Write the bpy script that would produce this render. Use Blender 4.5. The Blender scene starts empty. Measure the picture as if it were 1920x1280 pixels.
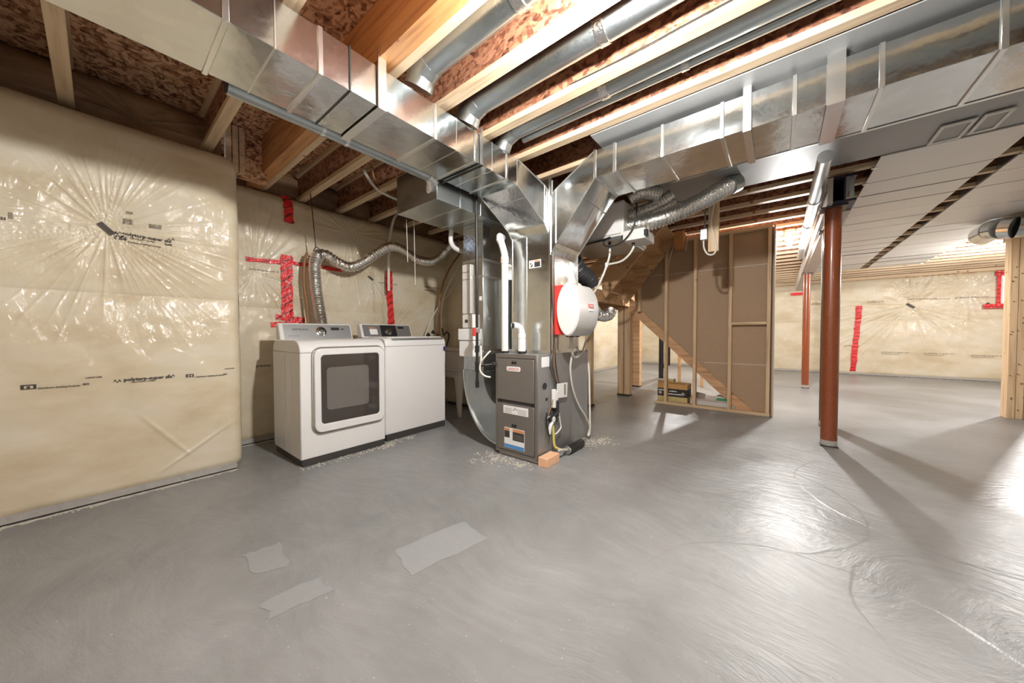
import bpy, bmesh, math, random
import numpy as np
from mathutils import Vector, Matrix

random.seed(7)
rng = np.random.RandomState(11)
SC = bpy.context.scene
COL = SC.collection

# ---------------------------------------------------------------- camera, world, lights, exposure
F_PX = 623.864
YAW, PITCH, ROLL, CAM_H = 0.677834, -0.0229572, -0.001915, 1.08
fw = Vector((math.cos(YAW) * math.cos(PITCH), math.sin(YAW) * math.cos(PITCH), math.sin(PITCH)))
rt0 = Vector((math.sin(YAW), -math.cos(YAW), 0))
up0 = rt0.cross(fw)
rt = rt0 * math.cos(ROLL) + up0 * math.sin(ROLL)
up = up0 * math.cos(ROLL) - rt0 * math.sin(ROLL)
cam_d = bpy.data.cameras.new('camera')
cam_d.sensor_width = 36.0
cam_d.lens = F_PX * 36.0 / 1920.0
cam_d.clip_start = 0.05
cam_o = bpy.data.objects.new('camera', cam_d)
COL.objects.link(cam_o)
cam_o.matrix_world = Matrix(((rt.x, up.x, -fw.x, 0), (rt.y, up.y, -fw.y, 0), (rt.z, up.z, -fw.z, CAM_H), (0, 0, 0, 1)))
SC.camera = cam_o

W = bpy.data.worlds.new('world')
SC.world = W
W.use_nodes = True
W.node_tree.nodes['Background'].inputs[0].default_value = (0.75, 0.85, 1.0, 1)
W.node_tree.nodes['Background'].inputs[1].default_value = 0.6
SC.view_settings.view_transform = 'Standard'
SC.view_settings.look = 'None'
SC.view_settings.gamma = 1.0
SC.view_settings.use_curve_mapping = False
SC.view_settings.exposure = 1.12

# bare basement bulbs and an added fill: (x, y, z, watts)
BULBS = [(6.2, -0.09, 2.35, 115),      # in view beyond the stair wall
         (8.9, -3.08, 2.35, 140),      # past the wooden post, just outside the frame
         (1.18, 0.50, 2.445, 118),      # overhead, above the frame
         (-1.3, -1.6, 2.40, 14),      # added as fill behind the camera, no such lamp known
         (9.6, 2.2, 2.40, 80)]        # room beyond the stair
for bx_, by_, bz_, wt in BULBS:
    ld = bpy.data.lights.new('bulb_light', 'POINT')
    ld.energy = wt
    ld.color = (1.0, 0.985, 0.965)
    ld.shadow_soft_size = 0.04
    lo = bpy.data.objects.new('bulb_light', ld)
    lo.location = (bx_, by_, bz_ - 0.065)
    COL.objects.link(lo)

# ---------------------------------------------------------------- pixel helper (photo pixel + known plane -> world point)
def pt(px, py, ax, val):
    d = fw + rt * ((px - 960) / F_PX) - up * ((py - 640) / F_PX)
    o = Vector((0, 0, CAM_H))
    t = (val - o[ax]) / d[ax]
    return o + d * t

# ---------------------------------------------------------------- materials
def new_mat(name):
    m = bpy.data.materials.new(name)
    m.use_nodes = True
    return m, m.node_tree.nodes, m.node_tree.links, m.node_tree.nodes['Principled BSDF']

def plain(name, col, rough=0.5, metal=0.0, coat=0.0, bump=0.0, bscale=60, var=0.0, emit=None):
    m, N, L, P = new_mat(name)
    P.inputs['Base Color'].default_value = (*col, 1)
    P.inputs['Roughness'].default_value = rough
    P.inputs['Metallic'].default_value = metal
    P.inputs['Coat Weight'].default_value = coat
    P.inputs['Coat Roughness'].default_value = 0.08
    tc = N.new('ShaderNodeTexCoord')
    if bump or var:
        nz = N.new('ShaderNodeTexNoise')
        nz.inputs['Scale'].default_value = bscale
        nz.inputs['Detail'].default_value = 4
        L.new(tc.outputs['Object'], nz.inputs['Vector'])
        if bump:
            b = N.new('ShaderNodeBump')
            b.inputs['Strength'].default_value = bump
            b.inputs['Distance'].default_value = 0.01
            L.new(nz.outputs['Fac'], b.inputs['Height'])
            L.new(b.outputs['Normal'], P.inputs['Normal'])
        if var:
            mx = N.new('ShaderNodeMix'); mx.data_type = 'RGBA'
            mx.inputs[6].default_value = (*[c * (1 - var) for c in col], 1)
            mx.inputs[7].default_value = (*[min(1, c * (1 + var)) for c in col], 1)
            L.new(nz.outputs['Fac'], mx.inputs[0])
            L.new(mx.outputs[2], P.inputs['Base Color'])
    if emit:
        P.inputs['Emission Color'].default_value = (*emit[0], 1)
        P.inputs['Emission Strength'].default_value = emit[1]
    return m

def ramp(N, stops):
    r = N.new('ShaderNodeValToRGB')
    e = r.color_ramp.elements
    while len(e) < len(stops):
        e.new(0.5)
    for i, (p, c) in enumerate(stops):
        e[i].position = p
        e[i].color = (*c, 1)
    return r

def galv(name, base=(0.74, 0.76, 0.76), r0=0.10, r1=0.26, wav=0.05, sp=14.0):
    m, N, L, P = new_mat(name)
    P.inputs['Metallic'].default_value = 1.0
    tc = N.new('ShaderNodeTexCoord')
    v = N.new('ShaderNodeTexVoronoi'); v.inputs['Scale'].default_value = sp
    L.new(tc.outputs['Object'], v.inputs['Vector'])
    n = N.new('ShaderNodeTexNoise'); n.inputs['Scale'].default_value = 2.2; n.inputs['Detail'].default_value = 5
    L.new(tc.outputs['Object'], n.inputs['Vector'])
    n2 = N.new('ShaderNodeTexNoise'); n2.inputs['Scale'].default_value = 90; n2.inputs['Detail'].default_value = 3
    L.new(tc.outputs['Object'], n2.inputs['Vector'])
    mx = N.new('ShaderNodeMix'); mx.data_type = 'RGBA'
    mx.inputs[6].default_value = (*[c * 0.94 for c in base], 1)
    mx.inputs[7].default_value = (*[min(1, c * 1.05) for c in base], 1)
    L.new(v.outputs['Color'], mx.inputs[0])
    L.new(mx.outputs[2], P.inputs['Base Color'])
    mr = N.new('ShaderNodeMapRange')
    mr.inputs[1].default_value = 0.3; mr.inputs[2].default_value = 0.7
    mr.inputs[3].default_value = r0; mr.inputs[4].default_value = r1
    ad = N.new('ShaderNodeMath'); ad.operation = 'MULTIPLY_ADD'
    ad.inputs[1].default_value = 0.35
    L.new(n2.outputs['Fac'], ad.inputs[0]); L.new(n.outputs['Fac'], ad.inputs[2])
    L.new(ad.outputs[0], mr.inputs[0])
    L.new(mr.outputs[0], P.inputs['Roughness'])
    b = N.new('ShaderNodeBump'); b.inputs['Strength'].default_value = wav; b.inputs['Distance'].default_value = 0.25
    L.new(n.outputs['Fac'], b.inputs['Height'])
    L.new(b.outputs['Normal'], P.inputs['Normal'])
    return m

def wood(name, c0, c1, axis=1, rough=0.6, scale=1.0):
    m, N, L, P = new_mat(name)
    tc = N.new('ShaderNodeTexCoord')
    mp = N.new('ShaderNodeMapping')
    s = [28 * scale] * 3
    s[axis] = 1.6 * scale
    mp.inputs['Scale'].default_value = s
    L.new(tc.outputs['Object'], mp.inputs['Vector'])
    n = N.new('ShaderNodeTexNoise'); n.inputs['Scale'].default_value = 1.0; n.inputs['Detail'].default_value = 6; n.inputs['Distortion'].default_value = 0.6
    L.new(mp.outputs[0], n.inputs['Vector'])
    r = ramp(N, [(0.30, c0), (0.52, c1), (0.75, tuple(min(1, c * 1.12) for c in c1))])
    L.new(n.outputs['Fac'], r.inputs[0])
    v = N.new('ShaderNodeTexVoronoi'); v.inputs['Scale'].default_value = 5.0
    L.new(tc.outputs['Object'], v.inputs['Vector'])
    kn = ramp(N, [(0.0, (0.25, 0.13, 0.06)), (0.07, (0.45, 0.27, 0.14)), (0.1, (1, 1, 1))])
    L.new(v.outputs['Distance'], kn.inputs[0])
    mx = N.new('ShaderNodeMix'); mx.data_type = 'RGBA'; mx.blend_type = 'MULTIPLY'
    mx.inputs[0].default_value = 0.8
    L.new(r.outputs[0], mx.inputs[6]); L.new(kn.outputs[0], mx.inputs[7])
    L.new(mx.outputs[2], P.inputs['Base Color'])
    P.inputs['Roughness'].default_value = rough
    b = N.new('ShaderNodeBump'); b.inputs['Strength'].default_value = 0.12; b.inputs['Distance'].default_value = 0.01
    L.new(n.outputs['Fac'], b.inputs['Height']); L.new(b.outputs['Normal'], P.inputs['Normal'])
    return m

def osb(name, dark, mid, light, scale=1.0):
    m, N, L, P = new_mat(name)
    tc = N.new('ShaderNodeTexCoord')
    nd = N.new('ShaderNodeTexNoise'); nd.inputs['Scale'].default_value = 6 * scale; nd.inputs['Detail'].default_value = 3
    L.new(tc.outputs['Object'], nd.inputs['Vector'])
    ds = N.new('ShaderNodeMix'); ds.data_type = 'RGBA'; ds.inputs[0].default_value = 0.10
    L.new(tc.outputs['Object'], ds.inputs[6]); L.new(nd.outputs['Color'], ds.inputs[7])
    cols = []
    for i, sc_ in enumerate(((26, 60, 60), (60, 24, 60))):
        mp = N.new('ShaderNodeMapping')
        mp.inputs['Scale'].default_value = [q * scale for q in sc_]
        mp.inputs['Rotation'].default_value = (0.2, 0.3, 0.5 + i)
        L.new(ds.outputs[2], mp.inputs['Vector'])
        v = N.new('ShaderNodeTexVoronoi'); v.inputs['Scale'].default_value = 1.0
        L.new(mp.outputs[0], v.inputs['Vector'])
        cols.append(v)
    mm = N.new('ShaderNodeMix'); mm.data_type = 'RGBA'
    mm.inputs[0].default_value = 0.5
    L.new(cols[0].outputs['Color'], mm.inputs[6]); L.new(cols[1].outputs['Color'], mm.inputs[7])
    bw = N.new('ShaderNodeRGBToBW'); L.new(mm.outputs[2], bw.inputs[0])
    r = ramp(N, [(0.22, dark), (0.42, mid), (0.62, light), (0.85, tuple(min(1, c * 1.15) for c in light))])
    L.new(bw.outputs[0], r.inputs[0])
    L.new(r.outputs[0], P.inputs['Base Color'])
    P.inputs['Roughness'].default_value = 0.55
    b = N.new('ShaderNodeBump'); b.inputs['Strength'].default_value = 0.25; b.inputs['Distance'].default_value = 0.006
    L.new(bw.outputs[0], b.inputs['Height']); L.new(b.outputs['Normal'], P.inputs['Normal'])
    return m

def poly_film(name, c0, c1, c2, coat=0.55, crinkle=0.35):
    """glass-fibre batts behind clear poly: soft cream base under a crinkled glossy coat"""
    m, N, L, P = new_mat(name)
    tc = N.new('ShaderNodeTexCoord')
    n = N.new('ShaderNodeTexNoise'); n.inputs['Scale'].default_value = 2.3; n.inputs['Detail'].default_value = 8; n.inputs['Roughness'].default_value = 0.62
    mp = N.new('ShaderNodeMapping'); mp.inputs['Scale'].default_value = (0.7, 0.7, 1.6)
    L.new(tc.outputs['Object'], mp.inputs['Vector']); L.new(mp.outputs[0], n.inputs['Vector'])
    r = ramp(N, [(0.33, c0), (0.5, c1), (0.66, c2)])
    L.new(n.outputs['Fac'], r.inputs[0]); L.new(r.outputs[0], P.inputs['Base Color'])
    P.inputs['Roughness'].default_value = 0.65
    P.inputs['Coat Weight'].default_value = coat
    P.inputs['Coat Roughness'].default_value = 0.09
    P.inputs['Coat IOR'].default_value = 1.5
    n2 = N.new('ShaderNodeTexNoise'); n2.inputs['Scale'].default_value = 9; n2.inputs['Detail'].default_value = 6; n2.inputs['Distortion'].default_value = 1.2
    mp2 = N.new('ShaderNodeMapping'); mp2.inputs['Scale'].default_value = (1.6, 1.6, 0.8)
    L.new(tc.outputs['Object'], mp2.inputs['Vector']); L.new(mp2.outputs[0], n2.inputs['Vector'])
    b = N.new('ShaderNodeBump'); b.inputs['Strength'].default_value = crinkle; b.inputs['Distance'].default_value = 0.03
    L.new(n2.outputs['Fac'], b.inputs['Height'])
    L.new(b.outputs['Normal'], P.inputs['Coat Normal'])
    return m

def tape_mat(name):
    m, N, L, P = new_mat(name)
    tc = N.new('ShaderNodeTexCoord')
    mp = N.new('ShaderNodeMapping'); mp.inputs['Rotation'].default_value = (0, 0.6, 0)
    L.new(tc.outputs['Object'], mp.inputs['Vector'])
    w = N.new('ShaderNodeTexWave'); w.inputs['Scale'].default_value = 4.2; w.inputs['Distortion'].default_value = 1.6; w.inputs['Detail Scale'].default_value = 3
    w.bands_direction = 'Z'
    L.new(mp.outputs[0], w.inputs['Vector'])
    r = ramp(N, [(0.0, (0.10, 0.02, 0.02)), (0.035, (0.22, 0.02, 0.02)), (0.075, (0.78, 0.025, 0.03)), (1.0, (0.86, 0.03, 0.035))])
    L.new(w.outputs['Fac'], r.inputs[0]); L.new(r.outputs[0], P.inputs['Base Color'])
    P.inputs['Roughness'].default_value = 0.3
    P.inputs['Coat Weight'].default_value = 0.5
    n2 = N.new('ShaderNodeTexNoise'); n2.inputs['Scale'].default_value = 22; n2.inputs['Detail'].default_value = 3
    L.new(tc.outputs['Object'], n2.inputs['Vector'])
    b = N.new('ShaderNodeBump'); b.inputs['Strength'].default_value = 0.9; b.inputs['Distance'].default_value = 0.02
    L.new(n2.outputs['Fac'], b.inputs['Height']); L.new(b.outputs['Normal'], P.inputs['Normal'])
    return m

def concrete(name):
    m, N, L, P = new_mat(name)
    tc = N.new('ShaderNodeTexCoord')
    n1 = N.new('ShaderNodeTexNoise'); n1.inputs['Scale'].default_value = 0.9; n1.inputs['Detail'].default_value = 7; n1.inputs['Roughness'].default_value = 0.6
    L.new(tc.outputs['Object'], n1.inputs['Vector'])
    r1 = ramp(N, [(0.30, (0.205, 0.21, 0.208)), (0.5, (0.265, 0.27, 0.268)), (0.7, (0.335, 0.34, 0.34))])
    L.new(n1.outputs['Fac'], r1.inputs[0])
    # swirled trowel streaks
    nd = N.new('ShaderNodeTexNoise'); nd.inputs['Scale'].default_value = 0.8; nd.inputs['Detail'].default_value = 2
    L.new(tc.outputs['Object'], nd.inputs['Vector'])
    ds = N.new('ShaderNodeMix'); ds.data_type = 'RGBA'; ds.inputs[0].default_value = 0.5
    L.new(tc.outputs['Object'], ds.inputs[6]); L.new(nd.outputs['Color'], ds.inputs[7])
    mp = N.new('ShaderNodeMapping'); mp.inputs['Rotation'].default_value = (0, 0, 0.5); mp.inputs['Scale'].default_value = (40, 11, 1)
    L.new(ds.outputs[2], mp.inputs['Vector'])
    n2 = N.new('ShaderNodeTexNoise'); n2.inputs['Scale'].default_value = 1.0; n2.inputs['Detail'].default_value = 5; n2.inputs['Roughness'].default_value = 0.65
    L.new(mp.outputs[0], n2.inputs['Vector'])
    # trowel pass edges
    v = N.new('ShaderNodeTexVoronoi'); v.inputs['Scale'].default_value = 0.75; v.feature = 'SMOOTH_F1'; v.inputs['Smoothness'].default_value = 0.06
    L.new(ds.outputs[2], v.inputs['Vector'])
    vb = N.new('ShaderNodeRGBToBW'); L.new(v.outputs['Color'], vb.inputs[0])
    mx = N.new('ShaderNodeMix'); mx.data_type = 'RGBA'; mx.blend_type = 'OVERLAY'; mx.inputs[0].default_value = 0.20
    L.new(r1.outputs[0], mx.inputs[6]); L.new(n2.outputs['Fac'], mx.inputs[7])
    mx2 = N.new('ShaderNodeMix'); mx2.data_type = 'RGBA'; mx2.blend_type = 'OVERLAY'; mx2.inputs[0].default_value = 0.12
    L.new(mx.outputs[2], mx2.inputs[6]); L.new(vb.outputs[0], mx2.inputs[7])
    # small pale specks
    sp = N.new('ShaderNodeTexNoise'); sp.inputs['Scale'].default_value = 70; sp.inputs['Detail'].default_value = 2
    L.new(tc.outputs['Object'], sp.inputs['Vector'])
    sr = ramp(N, [(0.70, (0, 0, 0)), (0.76, (1, 1, 1))])
    L.new(sp.outputs['Fac'], sr.inputs[0])
    mx3 = N.new('ShaderNodeMix'); mx3.data_type = 'RGBA'
    ms = N.new('ShaderNodeMath'); ms.operation = 'MULTIPLY'; ms.inputs[1].default_value = 0.5
    L.new(sr.outputs[0], ms.inputs[0]); L.new(ms.outputs[0], mx3.inputs[0])
    L.new(mx2.outputs[2], mx3.inputs[6]); mx3.inputs[7].default_value = (0.6, 0.59, 0.56, 1)
    L.new(mx3.outputs[2], P.inputs['Base Color'])
    mr = N.new('ShaderNodeMapRange'); mr.inputs[1].default_value = 0.25; mr.inputs[2].default_value = 0.75
    mr.inputs[3].default_value = 0.28; mr.inputs[4].default_value = 0.46
    L.new(n1.outputs['Fac'], mr.inputs[0]); L.new(mr.outputs[0], P.inputs['Roughness'])
    ad = N.new('ShaderNodeMath'); ad.operation = 'MULTIPLY_ADD'; ad.inputs[1].default_value = 0.5
    L.new(vb.outputs[0], ad.inputs[0]); L.new(n2.outputs['Fac'], ad.inputs[2])
    nw = N.new('ShaderNodeTexNoise'); nw.inputs['Scale'].default_value = 5; nw.inputs['Detail'].default_value = 3
    L.new(tc.outputs['Object'], nw.inputs['Vector'])
    dw = N.new('ShaderNodeMix'); dw.data_type = 'RGBA'; dw.inputs[0].default_value = 0.06
    L.new(tc.outputs['Object'], dw.inputs[6]); L.new(nw.outputs['Color'], dw.inputs[7])
    acc = None
    for cx, cy, rad, amp in ((1.50, -0.14, 0.62, 0.8), (1.95, -0.85, 0.60, -0.6), (0.75, 0.15, 0.66, 0.5), (2.75, 0.35, 0.75, 0.5), (1.2, 1.1, 0.8, 0.3), (3.3, -0.9, 0.8, 0.6), (0.9, -0.6, 0.5, 0.6), (0.2, 1.6, 0.7, 0.3)):
        d = N.new('ShaderNodeVectorMath'); d.operation = 'DISTANCE'
        d.inputs[1].default_value = (cx * 0.94 + 0.03, cy * 0.94 + 0.03, 0.03)
        L.new(dw.outputs[2], d.inputs[0])
        q = N.new('ShaderNodeMapRange'); q.interpolation_type = 'SMOOTHSTEP'
        q.inputs[1].default_value = rad * 0.94 - 0.008; q.inputs[2].default_value = rad * 0.94 + 0.008
        q.inputs[3].default_value = amp; q.inputs[4].default_value = 0
        L.new(d.outputs['Value'], q.inputs[0])
        if acc is None: acc = q.outputs[0]
        else:
            sm = N.new('ShaderNodeMath'); sm.operation = 'ADD'; L.new(acc, sm.inputs[0]); L.new(q.outputs[0], sm.inputs[1]); acc = sm.outputs[0]
    s2 = N.new('ShaderNodeMath'); s2.operation = 'MULTIPLY_ADD'; s2.inputs[1].default_value = 0.45
    L.new(acc, s2.inputs[0]); L.new(ad.outputs[0], s2.inputs[2])
    b = N.new('ShaderNodeBump'); b.inputs['Strength'].default_value = 0.42; b.inputs['Distance'].default_value = 0.014
    L.new(s2.outputs[0], b.inputs['Height']); L.new(b.outputs['Normal'], P.inputs['Normal'])
    return m

M = dict(
    galv=galv('galvanised_steel', (0.66, 0.68, 0.68), 0.06, 0.20, 0.05),
    galv_dull=galv('dull_galvanised_steel', (0.50, 0.54, 0.55), 0.20, 0.36, 0.03),
    pan=plain('pale_panning', (0.72, 0.70, 0.68), 0.38, 0.35, bump=0.05, bscale=3, var=0.03),
    panmetal=plain('brushed_panning', (0.40, 0.40, 0.395), 0.5, 0.45, bump=0.03, bscale=4, var=0.05),
    cleat=plain('bright_cleat', (0.80, 0.81, 0.80), 0.28, 1.0),
    foil=plain('crinkled_foil', (0.82, 0.82, 0.80), 0.2, 1.0, bump=0.5, bscale=70),
    stud=wood('spruce_vertical', (0.50, 0.33, 0.18), (0.72, 0.52, 0.32), 2),
    flange=wood('spruce_lengthwise', (0.50, 0.35, 0.21), (0.69, 0.52, 0.34), 1),
    plate=wood('spruce_plate', (0.50, 0.34, 0.19), (0.72, 0.53, 0.33), 1),
    lvl=wood('laminated_timber', (0.36, 0.15, 0.05), (0.58, 0.28, 0.10), 1, 0.5),
    stair=wood('stair_plywood', (0.44, 0.25, 0.12), (0.62, 0.39, 0.21), 1, 0.6, 0.6),
    orange=wood('orange_stringer', (0.48, 0.26, 0.12), (0.66, 0.40, 0.22), 1),
    osb=osb('oriented_strand_board', (0.13, 0.045, 0.02), (0.42, 0.20, 0.10), (0.72, 0.46, 0.28)),
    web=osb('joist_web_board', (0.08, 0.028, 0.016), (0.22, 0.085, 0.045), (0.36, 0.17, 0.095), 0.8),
    poly=poly_film('poly_over_batts', (0.62, 0.51, 0.345), (0.71, 0.62, 0.455), (0.75, 0.68, 0.55), 0.8, 0.45),
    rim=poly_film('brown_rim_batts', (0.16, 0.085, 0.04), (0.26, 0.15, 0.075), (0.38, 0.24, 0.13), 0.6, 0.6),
    hem=plain('grey_poly_hem', (0.42, 0.40, 0.38), 0.3, 0, 0.5, 0.5, 30, 0.2),
    gap=plain('dark_sill_gap', (0.05, 0.045, 0.04), 0.8),
    dust=plain('pale_crumbs', (0.62, 0.58, 0.50), 0.9, 0, 0, 0.5, 80, 0.2),
    floor=concrete('trowelled_concrete'),
    patch=plain('pale_floor_patch', (0.295, 0.305, 0.31), 0.42, bump=0.1, bscale=30, var=0.06),
    red=tape_mat('red_sheathing_tape'),
    ink=plain('black_print', (0.07, 0.06, 0.05), 0.6),
    inkgrey=plain('faded_print', (0.30, 0.26, 0.20), 0.6),
    white=plain('white_enamel', (0.80, 0.79, 0.775), 0.22, 0, 0.4),
    offwhite=plain('white_plastic', (0.74, 0.72, 0.68), 0.38),
    pvc=plain('white_pvc', (0.82, 0.81, 0.78), 0.28),
    paper=plain('white_paper', (0.85, 0.85, 0.84), 0.6),
    silver=plain('silver_panel', (0.50, 0.50, 0.50), 0.32, 0.75),
    chrome=plain('chrome', (0.85, 0.85, 0.85), 0.08, 1.0),
    black=plain('black_plastic', (0.018, 0.018, 0.02), 0.4),
    blackpipe=plain('black_iron', (0.035, 0.033, 0.03), 0.38, 0.4, var=0.4, bscale=20),
    kick=plain('dark_kickplate', (0.05, 0.045, 0.042), 0.5),
    glass=plain('smoked_door_glass', (0.055, 0.045, 0.04), 0.05, 0, 0.6),
    drum=plain('drum_window', (0.16, 0.145, 0.13), 0.08, 0, 0.6),
    cab=plain('taupe_steel_panel', (0.225, 0.205, 0.185), 0.36, 0.45, bump=0.03, bscale=200),
    cabside=plain('grey_steel_side', (0.30, 0.295, 0.29), 0.40, 0.5, bump=0.02, bscale=5),
    humid=plain('pale_grey_cover', (0.66, 0.65, 0.64), 0.35),
    humcover=plain('white_cover_face', (0.68, 0.675, 0.66), 0.35),
    redplastic=plain('red_plastic', (0.80, 0.06, 0.05), 0.35),
    rust=plain('red_oxide_steel', (0.26, 0.065, 0.022), 0.32, 0.0, 0.25, 0.06, 50, 0.35),
    darkrust=plain('dark_steel', (0.07, 0.045, 0.04), 0.38, 0.3, 0.1, 0.06, 50, 0.4),
    beam=plain('dark_blue_steel', (0.03, 0.03, 0.055), 0.4, 0.3),
    beamside=plain('pale_beam_cladding', (0.60, 0.54, 0.49), 0.5, 0, 0, 0.05, 30, 0.08),
    drywall=plain('brown_board_backing', (0.44, 0.305, 0.195), 0.75, 0, 0, 0.03, 30, 0.06),
    seam=plain('pale_board_edge', (0.60, 0.52, 0.42), 0.7),
    tub=plain('beige_tub_plastic', (0.66, 0.61, 0.55), 0.4),
    cable=plain('white_cable', (0.78, 0.75, 0.68), 0.5),
    hose=plain('clear_vinyl_hose', (0.70, 0.68, 0.60), 0.25, 0, 0.3),
    brown=plain('brown_pipe', (0.30, 0.14, 0.05), 0.4),
    brick=plain('salmon_block', (0.80, 0.48, 0.30), 0.75, 0, 0, 0.2, 60, 0.08),
    stickerred=plain('red_sticker', (0.62, 0.10, 0.10), 0.4),
    stickerblue=plain('blue_label', (0.10, 0.30, 0.65), 0.4),
    stickerorange=plain('orange_label', (0.72, 0.28, 0.12), 0.4),
    stickerdark=plain('dark_label', (0.05, 0.045, 0.045), 0.4),
    purple=plain('purple_label', (0.06, 0.035, 0.15), 0.4),
    yellow=plain('yellow_label', (0.66, 0.58, 0.16), 0.5),
    kraft=plain('orange_carton', (0.62, 0.36, 0.13), 0.65, var=0.15, bscale=14),
    cartonpic=plain('yellow_carton_print', (0.62, 0.50, 0.22), 0.6, var=0.35, bscale=22),
    cartonblack=plain('black_carton_band', (0.03, 0.025, 0.022), 0.55),
    green=plain('green_carton', (0.06, 0.32, 0.15), 0.5),
    tile=plain('pale_planks', (0.55, 0.48, 0.42), 0.5, var=0.2, bscale=30),
    insul=plain('black_flex_sleeve', (0.03, 0.03, 0.033), 0.35, 0, 0.3, 0.6, 40),
    glow=plain('lit_bulb', (1, 0.97, 0.9), 0.4, emit=((1.0, 0.95, 0.86), 30.0)),
    daylight=plain('daylit_pane', (0.8, 0.85, 0.95), 0.2, emit=((0.72, 0.82, 1.0), 1.6)),
    vinyl=plain('white_window_vinyl', (0.85, 0.85, 0.86), 0.3),
)

# ---------------------------------------------------------------- mesh helpers
class MB:
    """collects shapes in world coordinates; build() links them as ONE mesh object"""
    def __init__(s):
        s.v, s.f, s.sm = [], [], []
    def add(s, vs, fs, smooth=False):
        b = len(s.v)
        s.v += [tuple(v) for v in vs]
        s.f += [tuple(i + b for i in f) for f in fs]
        s.sm += [smooth] * len(fs)
        return s
    def box(s, x0, x1, y0, y1, z0, z1):
        x0, x1 = min(x0, x1), max(x0, x1); y0, y1 = min(y0, y1), max(y0, y1); z0, z1 = min(z0, z1), max(z0, z1)
        return s.add([(x0, y0, z0), (x1, y0, z0), (x1, y1, z0), (x0, y1, z0), (x0, y0, z1), (x1, y0, z1), (x1, y1, z1), (x0, y1, z1)],
                     [(3, 2, 1, 0), (4, 5, 6, 7), (0, 1, 5, 4), (1, 2, 6, 5), (2, 3, 7, 6), (3, 0, 4, 7)])
    def hexa(s, b4, t4):
        """two matching 4-rings; bottom counter-clockwise seen from the top ring"""
        return s.add(list(b4) + list(t4), [(3, 2, 1, 0), (4, 5, 6, 7), (0, 1, 5, 4), (1, 2, 6, 5), (2, 3, 7, 6), (3, 0, 4, 7)])
    def prism(s, poly, ax, a, b, smooth=False):
        """polygon of 2-D points in the two other axes, swept along axis ax"""
        def mk(p, t):
            q = [0, 0, 0]; o = [i for i in range(3) if i != ax]
            q[o[0]], q[o[1]], q[ax] = p[0], p[1], t
            return q
        n = len(poly)
        vs = [mk(p, a) for p in poly] + [mk(p, b) for p in poly]
        s.add(vs, [tuple(range(n))[::-1], tuple(range(n, 2 * n))])
        b0 = len(s.v) - 2 * n
        for i in range(n):
            j = (i + 1) % n
            s.f.append((b0 + i, b0 + j, b0 + n + j, b0 + n + i)); s.sm.append(smooth)
        return s
    def ring(s, outer, inner, ax, a, b):
        """frame between two matching outlines swept along ax"""
        def mk(p, t):
            q = [0, 0, 0]; o = [i for i in range(3) if i != ax]
            q[o[0]], q[o[1]], q[ax] = p[0], p[1], t
            return q
        n = len(outer)
        vs = [mk(p, a) for p in outer] + [mk(p, a) for p in inner] + [mk(p, b) for p in outer] + [mk(p, b) for p in inner]
        fs = []
        for i in range(n):
            j = (i + 1) % n
            fs += [(i, j, n + j, n + i), (2 * n + i, 3 * n + i, 3 * n + j, 2 * n + j), (i, 2 * n + i, 2 * n + j, j), (n + i, n + j, 3 * n + j, 3 * n + i)]
        return s.add(vs, fs)
    def tube(s, path, r, n=10, caps=True, smooth=True):
        P = [Vector(p) for p in path]
        R = r if hasattr(r, '__len__') else [r] * len(P)
        rings = []
        T = []
        for i in range(len(P)):
            t = (P[min(i + 1, len(P) - 1)] - P[max(i - 1, 0)]).normalized()
            T.append(t)
        a = Vector((0, 0, 1)) if abs(T[0].z) < 0.9 else Vector((1, 0, 0))
        u = (a - T[0] * a.dot(T[0])).normalized()
        for i in range(len(P)):
            u = (u - T[i] * u.dot(T[i])).normalized()
            w = T[i].cross(u)
            rings.append([P[i] + (u * math.cos(2 * math.pi * k / n) + w * math.sin(2 * math.pi * k / n)) * R[i] for k in range(n)])
        vs = [v for q in rings for v in q]
        fs = []
        for i in range(len(P) - 1):
            for k in range(n):
                k2 = (k + 1) % n
                fs.append((i * n + k, i * n + k2, (i + 1) * n + k2, (i + 1) * n + k))
        s.add(vs, fs, smooth)
        if caps:
            b = len(s.v) - len(vs)
            s.f.append(tuple(b + k for k in range(n))[::-1]); s.sm.append(False)
            s.f.append(tuple(b + (len(P) - 1) * n + k for k in range(n))); s.sm.append(False)
        return s
    def lathe(s, base, axis, prof, n=24):
        """profile of (distance along axis, radius)"""
        ax = Vector(axis).normalized()
        return s.tube([Vector(base) + ax * (d + 1e-5 * i) for i, (d, r) in enumerate(prof)], [max(r, 1e-4) for d, r in prof], n)
    def build(s, name, mat, parent=None, bevel=0.0, seg=2):
        o0 = origin(parent)
        me = bpy.data.meshes.new(name)
        me.from_pydata([(v[0] - o0.x, v[1] - o0.y, v[2] - o0.z) for v in s.v], [], s.f)
        me.polygons.foreach_set('use_smooth', s.sm)
        bm = bmesh.new(); bm.from_mesh(me)
        bmesh.ops.recalc_face_normals(bm, faces=bm.faces)
        bm.to_mesh(me); bm.free()
        me.materials.append(M[mat] if isinstance(mat, str) else mat)
        me.set_sharp_from_angle(angle=math.radians(40))
        o = bpy.data.objects.new(name, me)
        COL.objects.link(o)
        if parent: o.parent = parent
        if bevel:
            md = o.modifiers.new('bevel', 'BEVEL'); md.width = bevel; md.segments = seg; md.limit_method = 'ANGLE'; md.angle_limit = math.radians(35)
        return o

def origin(p):
    o = Vector((0, 0, 0))
    while p:
        o += p.location
        p = p.parent
    return o

def tag(o, label=None, cat=None, group=None, kind=None):
    if label: o['label'] = label
    if cat: o['category'] = cat
    if group: o['group'] = group
    if kind: o['kind'] = kind
    return o

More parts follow.
